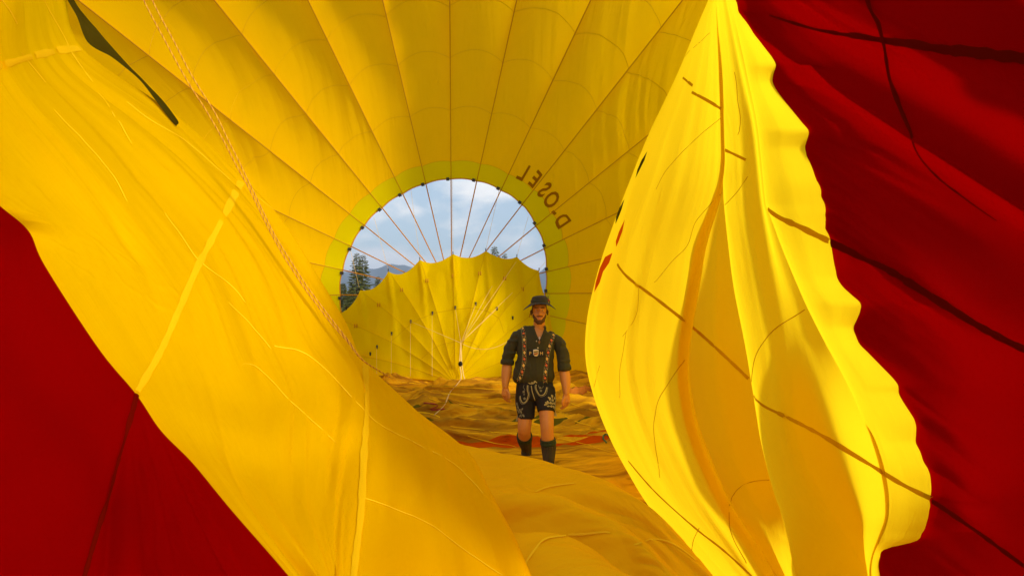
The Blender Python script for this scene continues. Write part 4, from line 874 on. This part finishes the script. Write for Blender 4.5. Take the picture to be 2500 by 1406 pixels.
# collar flaps and cuffs
for s in (-1, 1):
    cpts = [(0.004 + s * 0.058, -0.055, 1.555), (0.004 + s * 0.066, -0.085, 1.53), (0.004 + s * 0.055, -0.115, 1.49), (0.004 + s * 0.036, -0.133, 1.44), (0.004 + s * 0.012, -0.143, 1.385)]
    strip('collar', resample(cpts, 0.012), 0.026, M_shirt, shirt)
for nm, A0, A1, r_ in (('cuff', mq(1239, 886, 0.03), mq(1238, 897, 0.03), 0.076), ('cuff', mq(1376.5, 899, -0.013), mq(1378, 911, -0.02), 0.077)):
    bm = bmesh.new(); loft(bm, [A0, A0 * 0.5 + A1 * 0.5, A1], [r_ * 0.98, r_ * 1.03, r_ * 0.99], 24, 3, False); m_ = bpy.data.meshes.new('cuff'); bm.to_mesh(m_); bm.free(); m_.polygons.foreach_set('use_smooth', [True] * len(m_.polygons))
    c_ = place(nm, m_, [M_shirt], shirt); md = c_.modifiers.new('t', 'SOLIDIFY'); md.thickness = 0.008
M_btn = solid('button', (0.7, 0.6, 0.4), 0.4)
for px, py in ((1309, 839), (1312, 855)):
    c = front(B_shirt, px, py, 0.004)
    if c is None: c = np.array([(px - 1315) / SK, -0.14, (1137 - py) / SK])
    b2 = bmesh.new(); ball(b2, c, (0.0075, 0.003, 0.0075), 10); m_ = bpy.data.meshes.new('button'); b2.to_mesh(m_); b2.free(); place('button', m_, [M_btn], shirt)
M_silver = solid('silver', (0.7, 0.62, 0.45), 0.3, metal=1.0)
nk = bmesh.new()
for a_, b_ in (((0.004, -0.137, 1.435), (0.004, -0.141, 1.400)), ((-0.007, -0.139, 1.423), (0.015, -0.139, 1.423))): loft(nk, [a_, b_], [0.0028, 0.0028], 6, 2)
m_ = bpy.data.meshes.new('cross_pendant'); nk.to_mesh(m_); nk.free(); place('cross_pendant', m_, [M_silver], MANROOT)
# leather shorts ---------------------------------------------------
M_leather = solid('black_suede', (0.0075, 0.005, 0.004), 0.85, 0.4, 30, 0.25)
bm = bmesh.new()
loft(bm, [mq(1305, 922, 0.015), mq(1305, 940, 0.012), mq(1306, 960, 0.01), mq(1306, 978, 0.01)], [(0.196, 0.132), (0.205, 0.142), (0.218, 0.150), (0.200, 0.145)], 36, 6)
loft(bm, [mq(1286, 955, 0.02), mq(1283, 985, 0.0), mq(1284, 1012, -0.02), mq(1285, 1027, -0.032)], [(0.120, 0.125), (0.118, 0.122), (0.100, 0.104), (0.092, 0.098)], 24, 6)
loft(bm, [mq(1329, 955, 0.0), mq(1331, 980, -0.05), mq(1332, 998, -0.085), mq(1332, 1007, -0.10)], [(0.120, 0.125), (0.118, 0.122), (0.106, 0.108), (0.100, 0.104)], 24, 6)
me = fuse(bm, 0.008, 3)
shorts = place('leather_shorts', me, [M_leather], MANROOT); B_sh = BVHTree.FromPolygons([tuple(v.co) for v in me.vertices], [tuple(p.vertices) for p in me.polygons])
M_emb = solid('pale_embroidery', (0.42, 0.34, 0.13), 0.8, 0.3, 200); M_embg = solid('grey_embroidery', (0.20, 0.18, 0.11), 0.8, 0.3, 200)
def emb(pts, wd, mat, b=B_sh, root=None, name='embroidery', step=3.0):
    q = resample(pts, step); c = [front(b, x, y, 0.003) for x, y in q]; c = [k for k in c if k is not None]
    if len(c) < 2: return
    o = tube(name, np.array(c), wd / SK / 2, mat, None, 5); o.parent = root or shorts
def leaf(cx, cy, r, ang, mat, b=B_sh, root=None, el=0.5, pts_=8, star=0.0, name='embroidered_leaf'):
    c = front(b, cx, cy, 0.005)
    if c is None: return
    V = [tuple(c + [0, -0.002, 0])]
    for i in range(pts_):
        a = 2 * math.pi * i / pts_; rr = r / SK * (1 - star * (i % 2)); x, z_ = rr * math.cos(a), rr * el * math.sin(a)
        V.append((c[0] + x * math.cos(ang) - z_ * math.sin(ang), c[1], c[2] + x * math.sin(ang) + z_ * math.cos(ang)))
    o = mesh_obj(name, V, [(0, 1 + i, 1 + (i + 1) % pts_) for i in range(pts_)], mat, None, sm=False); o.parent = root or shorts
U1 = [(1287, 944), (1286.5, 955), (1289, 965), (1287, 975), (1283, 983), (1276, 986), (1271, 979), (1269.5, 970)]
emb(U1, 2.6, M_emb); emb([(x + (3 if i < 4 else (0 if i == 4 else -2)), y + (0 if i < 4 else 3)) for i, (x, y) in enumerate(U1)], 1.6, M_embg)
U2 = [(1308, 942), (1307, 950), (1311, 960), (1316, 967), (1323, 967), (1329, 961), (1333, 949)]
emb(U2, 2.6, M_emb); emb([(x - 2.5 if i < 3 else x + (i > 4) * 2.5, y + (3 if 2 < i < 6 else 0)) for i, (x, y) in enumerate(U2)], 1.6, M_embg)
emb([(1296, 945), (1298, 958), (1301, 968), (1305, 980)], 2.2, M_emb)
emb([(1286, 933), (1290, 939), (1297, 941), (1303, 939), (1307, 934)], 2.0, M_emb)
for x, y, r, a in ((1287, 936, 3.4, 2.2), (1292, 934, 2.6, 0.5), (1298, 938, 3, 0), (1304, 935, 3.4, 0.8), (1308, 937, 2.6, 2.5), (1293, 940, 2.6, 2.6)): leaf(x, y, r, a, M_emb)
for x, y, r in ((1278, 960, 4.2), (1280, 976, 4.2), (1319, 957, 3.6), (1317, 950, 3.4), (1279, 966, 2.6)): leaf(x, y, r, 0.3, M_embg, el=1.0, pts_=10, star=0.45, name='embroidered_flower')
emb([(1279, 944), (1277, 950), (1281, 955), (1278, 962)], 1.3, M_embg); emb([(1313, 944), (1316, 951), (1322, 951), (1325, 946)], 1.3, M_embg)
for i, (x, y, r, a) in enumerate(((1330, 988, 4.6, 0.4), (1335, 983, 4.2, 2.0), (1340, 976, 4.6, 1.3), (1345, 970, 4.4, 1.6), (1341, 985, 4.2, 0.2), (1347, 980, 4.0, 1.2), (1350, 987, 3.6, 1.5), (1336, 992, 3.6, 0.0), (1343, 993, 3.6, 2.6), (1349, 995, 3.4, 1.6), (1338, 973, 3.6, 2.4), (1331, 984, 3.2, 2.8), (1346, 987, 3.2, 0.6), (1351, 975, 3.2, 1.6))): leaf(x, y, r, a, M_emb, el=0.55)
emb([(1329, 990), (1337, 986), (1344, 979), (1348, 968)], 1.3, M_emb); emb([(1340, 983), (1344, 990), (1350, 995)], 1.3, M_emb)
for i, (x, y, r, a) in enumerate(((1262, 990, 4, 1.8), (1265, 998, 4.4, 2.2), (1269, 1003, 4, 0.6), (1272, 1008, 4.4, 2.3), (1267, 1008, 4, 1.6), (1277, 1016, 4.2, 2.2), (1270, 1017, 3.8, 0.8), (1274, 1001, 3.6, 0.9), (1264, 1004, 3.4, 1.4))): leaf(x, y, r, a, M_embg, el=0.55)
emb([(1262, 986), (1266, 1000), (1271, 1010), (1273, 1021)], 1.3, M_embg)
emb([(1354.0, 965), (1354.3, 980), (1353.0, 992), (1351.5, 1003)], 1.6, M_emb)
for (px, py, y_) in ((1353, 1008, -0.07), (1264, 1022, -0.02)):
    c = mq(px, py, y_); b2 = bmesh.new()
    for i in range(7): loft(b2, [c + [0, 0, 0.02], c + [0.012 * (i - 3) / 3, 0.004 * (i % 3), -0.02], c + [0.022 * (i - 3) / 3, 0.004 * (i % 3), -0.052]], [0.004, 0.004, 0.003], 5, 2)
    m_ = bpy.data.meshes.new('tassel'); b2.to_mesh(m_); b2.free(); place('tassel', m_, [M_emb], shorts)
# braces -----------------------------------------------------------
M_or = solid('orange_thread', (0.75, 0.17, 0.03), 0.8); M_ye = solid('yellow_thread', (0.75, 0.50, 0.12), 0.8); M_gr = solid('green_thread', (0.30, 0.30, 0.10), 0.8); M_strap = solid('black_strap', (0.008, 0.006, 0.005), 0.7, 0.3, 120, 0.2)
bpy.context.view_layer.update()
def two(px, py, lift):
    a, b = front(B_shirt, px, py, lift), front(B_sh, px, py, lift)
    if a is None: return b
    if b is None: return a
    return a if a[1] < b[1] else b
brc = empty('braces_pivot', (0, 0, 0)); bpy.data.objects.remove(brc)
for path in ([(1274, 801), (1276, 806), (1279, 830), (1280, 860), (1279, 888), (1275, 910), (1269, 928), (1264, 934)], [(1356, 813), (1354, 818), (1343, 843), (1336, 870), (1332, 900), (1329, 925), (1330, 941)]):
    q = resample(path, 3.0); c = np.array([k for k in (two(x, y, 0.008) for x, y in q) if k is not None])
    for _ in range(3): c[1:-1] = 0.25 * c[:-2] + 0.5 * c[1:-1] + 0.25 * c[2:]
    br = strip('brace', c, 0.046, M_strap, MANROOT); br['label'] = 'black brace embroidered with orange and yellow flowers'
    s = np.r_[0, np.cumsum(np.linalg.norm(np.diff(c, axis=0), axis=1))]
    def fl_(cc, r, el, ang, mat, star, n):
        V = [tuple(cc + [0, -0.0045, 0])]
        for i in range(n):
            a = 2 * math.pi * i / n; rr = r * (1 - star * (i % 2)); x, z_ = rr * math.cos(a), rr * el * math.sin(a)
            V.append((cc[0] + x * math.cos(ang) - z_ * math.sin(ang), cc[1] - 0.003, cc[2] + x * math.sin(ang) + z_ * math.cos(ang)))
        o = mesh_obj('embroidered_flower', V, [(0, 1 + i, 1 + (i + 1) % n) for i in range(n)], mat, None, sm=False); o.parent = br
    st = 0.030; k = 0; rn = random.Random(5)
    while st < s[-1] - 0.015:
        cc = np.array([np.interp(st, s, c[:, j]) for j in range(3)])
        if k % 4 == 0: fl_(cc, 0.020, 0.72, 1.57, M_ye, 0.12, 12)
        elif k % 4 == 2: fl_(cc, 0.019, 1.0, 0.3, M_or, 0.5, 12)
        else:
            for dx, dz, mt in ((-0.013, 0.008, M_gr), (0.013, -0.004, M_ye), (-0.012, -0.010, M_or), (0.011, 0.010, M_or), (0.0, 0.0, M_gr)): fl_(cc + [dx, 0, dz], 0.0062, 0.8, rn.uniform(0, 3), mt, 0.2, 6)
        st += 0.036; k += 1
    for sgn in (-1, 1):
        cc = c.copy(); t = np.gradient(c, axis=0); sd_ = np.cross(t, [0, -1.0, 0]); sd_ /= np.linalg.norm(sd_, axis=1, keepdims=True)
        o = tube('piping', c + sd_ * 0.0215 * sgn + [0, -0.001, 0], 0.0016, M_gr, None, 4); o.parent = br
q = resample([(1286, 867), (1300, 867.5), (1315, 868), (1329, 868)], 3); c = np.array([k for k in (two(x, y, 0.010) for x, y in q) if k is not None])
cb = strip('chest_bar', c, 0.080, M_strap, MANROOT); cb['label'] = 'black chest bar lettered P and H with a shield between'
ym = c[:, 1].min() - 0.004
for ch_, px in (('P', 1293.5), ('H', 1320.5)):
    fc = bpy.data.curves.new('t', 'FONT'); fc.body = ch_; fc.size = 0.052; fc.extrude = 0.001; fc.align_x = 'CENTER'; fo = bpy.data.objects.new('t', fc); COL.objects.link(fo); bpy.context.view_layer.update()
    m_ = bpy.data.meshes.new_from_object(fo.evaluated_get(bpy.context.evaluated_depsgraph_get())); bpy.data.objects.remove(fo)
    yy = float(np.interp((px - 1315) / SK, c[:, 0], c[:, 1])) - 0.004
    for v in m_.vertices: v.co = Vector(((px - 1315) / SK + v.co.x, yy - v.co.z, (1137 - 868) / SK - 0.018 + v.co.y))
    place('letter', m_, [M_ye], cb)
sx, sz, yy = (1307 - 1315) / SK, (1137 - 867) / SK, float(np.interp((1307 - 1315) / SK, c[:, 0], c[:, 1])) - 0.005
def shield(w_, h_, y_, clip=None): 
    pts = [(-1, 1), (0, 1.08), (1, 1)] + [(math.cos(a), -0.15 + 0.95 * math.sin(a)) for a in np.linspace(0, -math.pi, 11)]
    return [(sx + p[0] * w_, y_, sz + p[1] * h_) for p in pts]
for nm, w_, h_, mt, dy in (('shield_rim', 0.029, 0.036, M_silver, 0.0), ('shield', 0.025, 0.031, M_ye, -0.002)):
    V = shield(w_, h_, yy + dy); o = mesh_obj(nm, [(sx, yy + dy - 0.002, sz)] + V, [(0, 1 + i, 1 + (i + 1) % len(V)) for i in range(len(V))], mt, None, sm=False); o.parent = cb
for nm, z0, mt in (('shield_field', 0.010, solid('shield_blue', (0.12, 0.10, 0.05), 0.5)), ('shield_stripe', -0.012, solid('shield_red', (0.25, 0.01, 0.01), 0.5))):
    V = [(sx - 0.022, yy - 0.005, sz + z0 - 0.010), (sx + 0.022, yy - 0.005, sz + z0 + 0.0), (sx + 0.022, yy - 0.005, sz + z0 + 0.014), (sx - 0.022, yy - 0.005, sz + z0 + 0.004)]
    o = mesh_obj(nm, V, [(0, 1, 2, 3)], mt, None, sm=False); o.parent = cb
# socks and shoes ----------------------------------------------------
M_sock = solid('brown_green_sock', (0.055, 0.040, 0.018), 0.95, 0.3, 90, 0.3); M_sockg = solid('green_sock_cuff', (0.028, 0.042, 0.014), 0.95, 0.3, 90, 0.3); M_shoe = solid('dark_shoe', (0.03, 0.02, 0.014), 0.5)
for L_, iy, ft, cut in ((LL, 3, a1, 0.05), (LRt, 3, a2, 0.15)):
    pts = np.array([L_[3] + (L_[4] - L_[3]) * (0.35 if L_ is LL else 0.35), L_[4], L_[5], L_[5] + np.array([0, 0.015, -0.07 if L_ is LL else -0.03])])
    p = cr(pts, 40); rr = cr([0.070, 0.071, 0.050, 0.049], 40).ravel() if False else np.interp(np.linspace(0, 3, 40), [0, 1, 2, 3], [0.081, 0.083, 0.060, 0.060])
    t = np.gradient(p, axis=0); t /= np.linalg.norm(t, axis=1, keepdims=True); k = 72; G = []
    for i in range(40):
        v = np.cross(t[i], [1.0, 0, 0]); v /= np.linalg.norm(v); u = np.cross(v, t[i]); a_ = np.arange(k) * 2 * math.pi / k
        r_ = rr[i] * (1 + 0.022 * np.sign(np.sin(a_ * 18)))
        G.append(p[i] + r_[:, None] * (np.cos(a_)[:, None] * u + np.sin(a_)[:, None] * v * 1.04))
    so = grid_obj('sock', np.array(G), M_sock, None, wrap=True); so.parent = MANROOT; so['label'] = 'ribbed brown knee sock with a dark green turned down cuff'
    bm = bmesh.new(); d_ = (pts[1] - pts[0]) / np.linalg.norm(pts[1] - pts[0]); r0 = 0.088
    loft(bm, [pts[0] - d_ * 0.012, pts[0] + d_ * 0.005, pts[0] + d_ * 0.018, pts[0] + d_ * 0.026, pts[0] + d_ * 0.045, pts[0] + d_ * 0.056], [r0 * 0.94, r0 * 1.01, r0 * 0.97, r0 * 1.0, r0 * 1.03, r0 * 0.95], 28, 4, False)
    m_ = bpy.data.meshes.new('sock_cuff'); bm.to_mesh(m_); bm.free(); m_.polygons.foreach_set('use_smooth', [True] * len(m_.polygons)); cf = place('sock_cuff', m_, [M_sockg], so); md = cf.modifiers.new('t', 'SOLIDIFY'); md.thickness = 0.006
    bm = bmesh.new()
    if L_ is LL: loft(bm, [ft + [0, 0.01, 0.0], ft + [0, 0.03, -0.06], ft + [0, 0.03, -0.10], ft + [0, -0.06, -0.125], ft + [0, -0.17, -0.145]], [(0.060, 0.062), (0.060, 0.066), (0.058, 0.060), (0.060, 0.050), (0.055, 0.034)], 16)
    else: loft(bm, [ft + [0, 0.05, -0.01], ft + [0, 0.04, -0.025], ft + [0, -0.08, -0.035], ft + [0, -0.22, -0.045]], [(0.052, 0.055), (0.05, 0.046), (0.054, 0.040), (0.048, 0.026)], 16)
    me = fuse(bm, 0.008, 2); place('shoe', me, [M_shoe], MANROOT)
# hat ----------------------------------------------------------------
M_hat = solid('dark_felt', (0.030, 0.020, 0.008), 0.9, 0.3, 70, 0.3); M_hband = solid('hat_band', (0.030, 0.030, 0.016), 0.8)
HC = np.array([HX + 0.002, HY + 0.014, 1.797]); k = 64; G = []
prof_h = [(0.186, -0.012), (0.182, -0.008), (0.146, 0.006), (0.112, 0.016), (0.100, 0.020), (0.098, 0.028), (0.096, 0.042), (0.091, 0.064), (0.080, 0.086), (0.060, 0.094), (0.03, 0.084), (0.005, 0.080)]
for i, (r_, z_) in enumerate(cr(prof_h, 46)):
    row = []
    for a_ in np.arange(k) * 2 * math.pi / k:
        c_, s_ = math.cos(a_), math.sin(a_)
        side = c_ * c_; brim = max(0, (r_ - 0.100) / 0.07)
        zz = z_ - brim * (0.050 * side - 0.010) + brim * 0.018 * (s_ > 0) * s_          # the brim droops at the sides
        rx = r_ * (0.99 if r_ <= 0.1 else 0.99); ry = r_ * 1.10
        if z_ > 0.06: rx *= 1 - 0.10 * max(0, -s_) ; zz += 0.010 * max(0, s_) - 0.010 * max(0, -s_) * (z_ - 0.06) / 0.05
        row.append(HC + [rx * c_, ry * s_, zz + 0.006 * (c_ * 0.6)])
    G.append(row)
hat = grid_obj('hat', np.array(G), M_hat, None, wrap=True); hat.parent = MANROOT; md = hat.modifiers.new('t', 'SOLIDIFY'); md.thickness = 0.005; hat['label'] = 'dark felt hat with drooping brim and a red flower'
bm = bmesh.new(); b0 = []
G = [[HC + [0.0985 * 0.995 * rr_ * math.cos(a_), 0.0985 * 1.11 * rr_ * math.sin(a_), zz_] for a_ in np.arange(k) * 2 * math.pi / k] for rr_, zz_ in ((1.03, 0.022), (1.035, 0.036), (1.01, 0.050))]
hb = grid_obj('hat_band', np.array(G), M_hband, None, wrap=True); hb.parent = hat; bm.free()
M_flw = solid('red_flower', (0.45, 0.02, 0.02), 0.7); M_sprig = solid('green_sprig', (0.12, 0.14, 0.03), 0.8)
b2 = bmesh.new(); fc_ = HC + [0.100, 0.0, 0.045]
for i in range(6): ball(b2, fc_ + [0.008 * math.cos(i), -0.008 * math.sin(i * 1.3), 0.008 * math.sin(i)], (0.009, 0.009, 0.008), 8)
m_ = bpy.data.meshes.new('flower'); b2.to_mesh(m_); b2.free(); place('flower', m_, [M_flw], hat)
b2 = bmesh.new()
for i in range(9): e_ = fc_ + [-0.03 + 0.010 * i * 0.7, 0.01, 0.045 + 0.012 * ((i * 5) % 4)]; loft(b2, [fc_ + [0, 0.005, 0], (fc_ + e_) / 2 + [-0.004, 0, 0], e_], [0.0018, 0.0014, 0.001], 4, 2)
m_ = bpy.data.meshes.new('sprig'); b2.to_mesh(m_); b2.free(); place('sprig', m_, [M_sprig], hat)
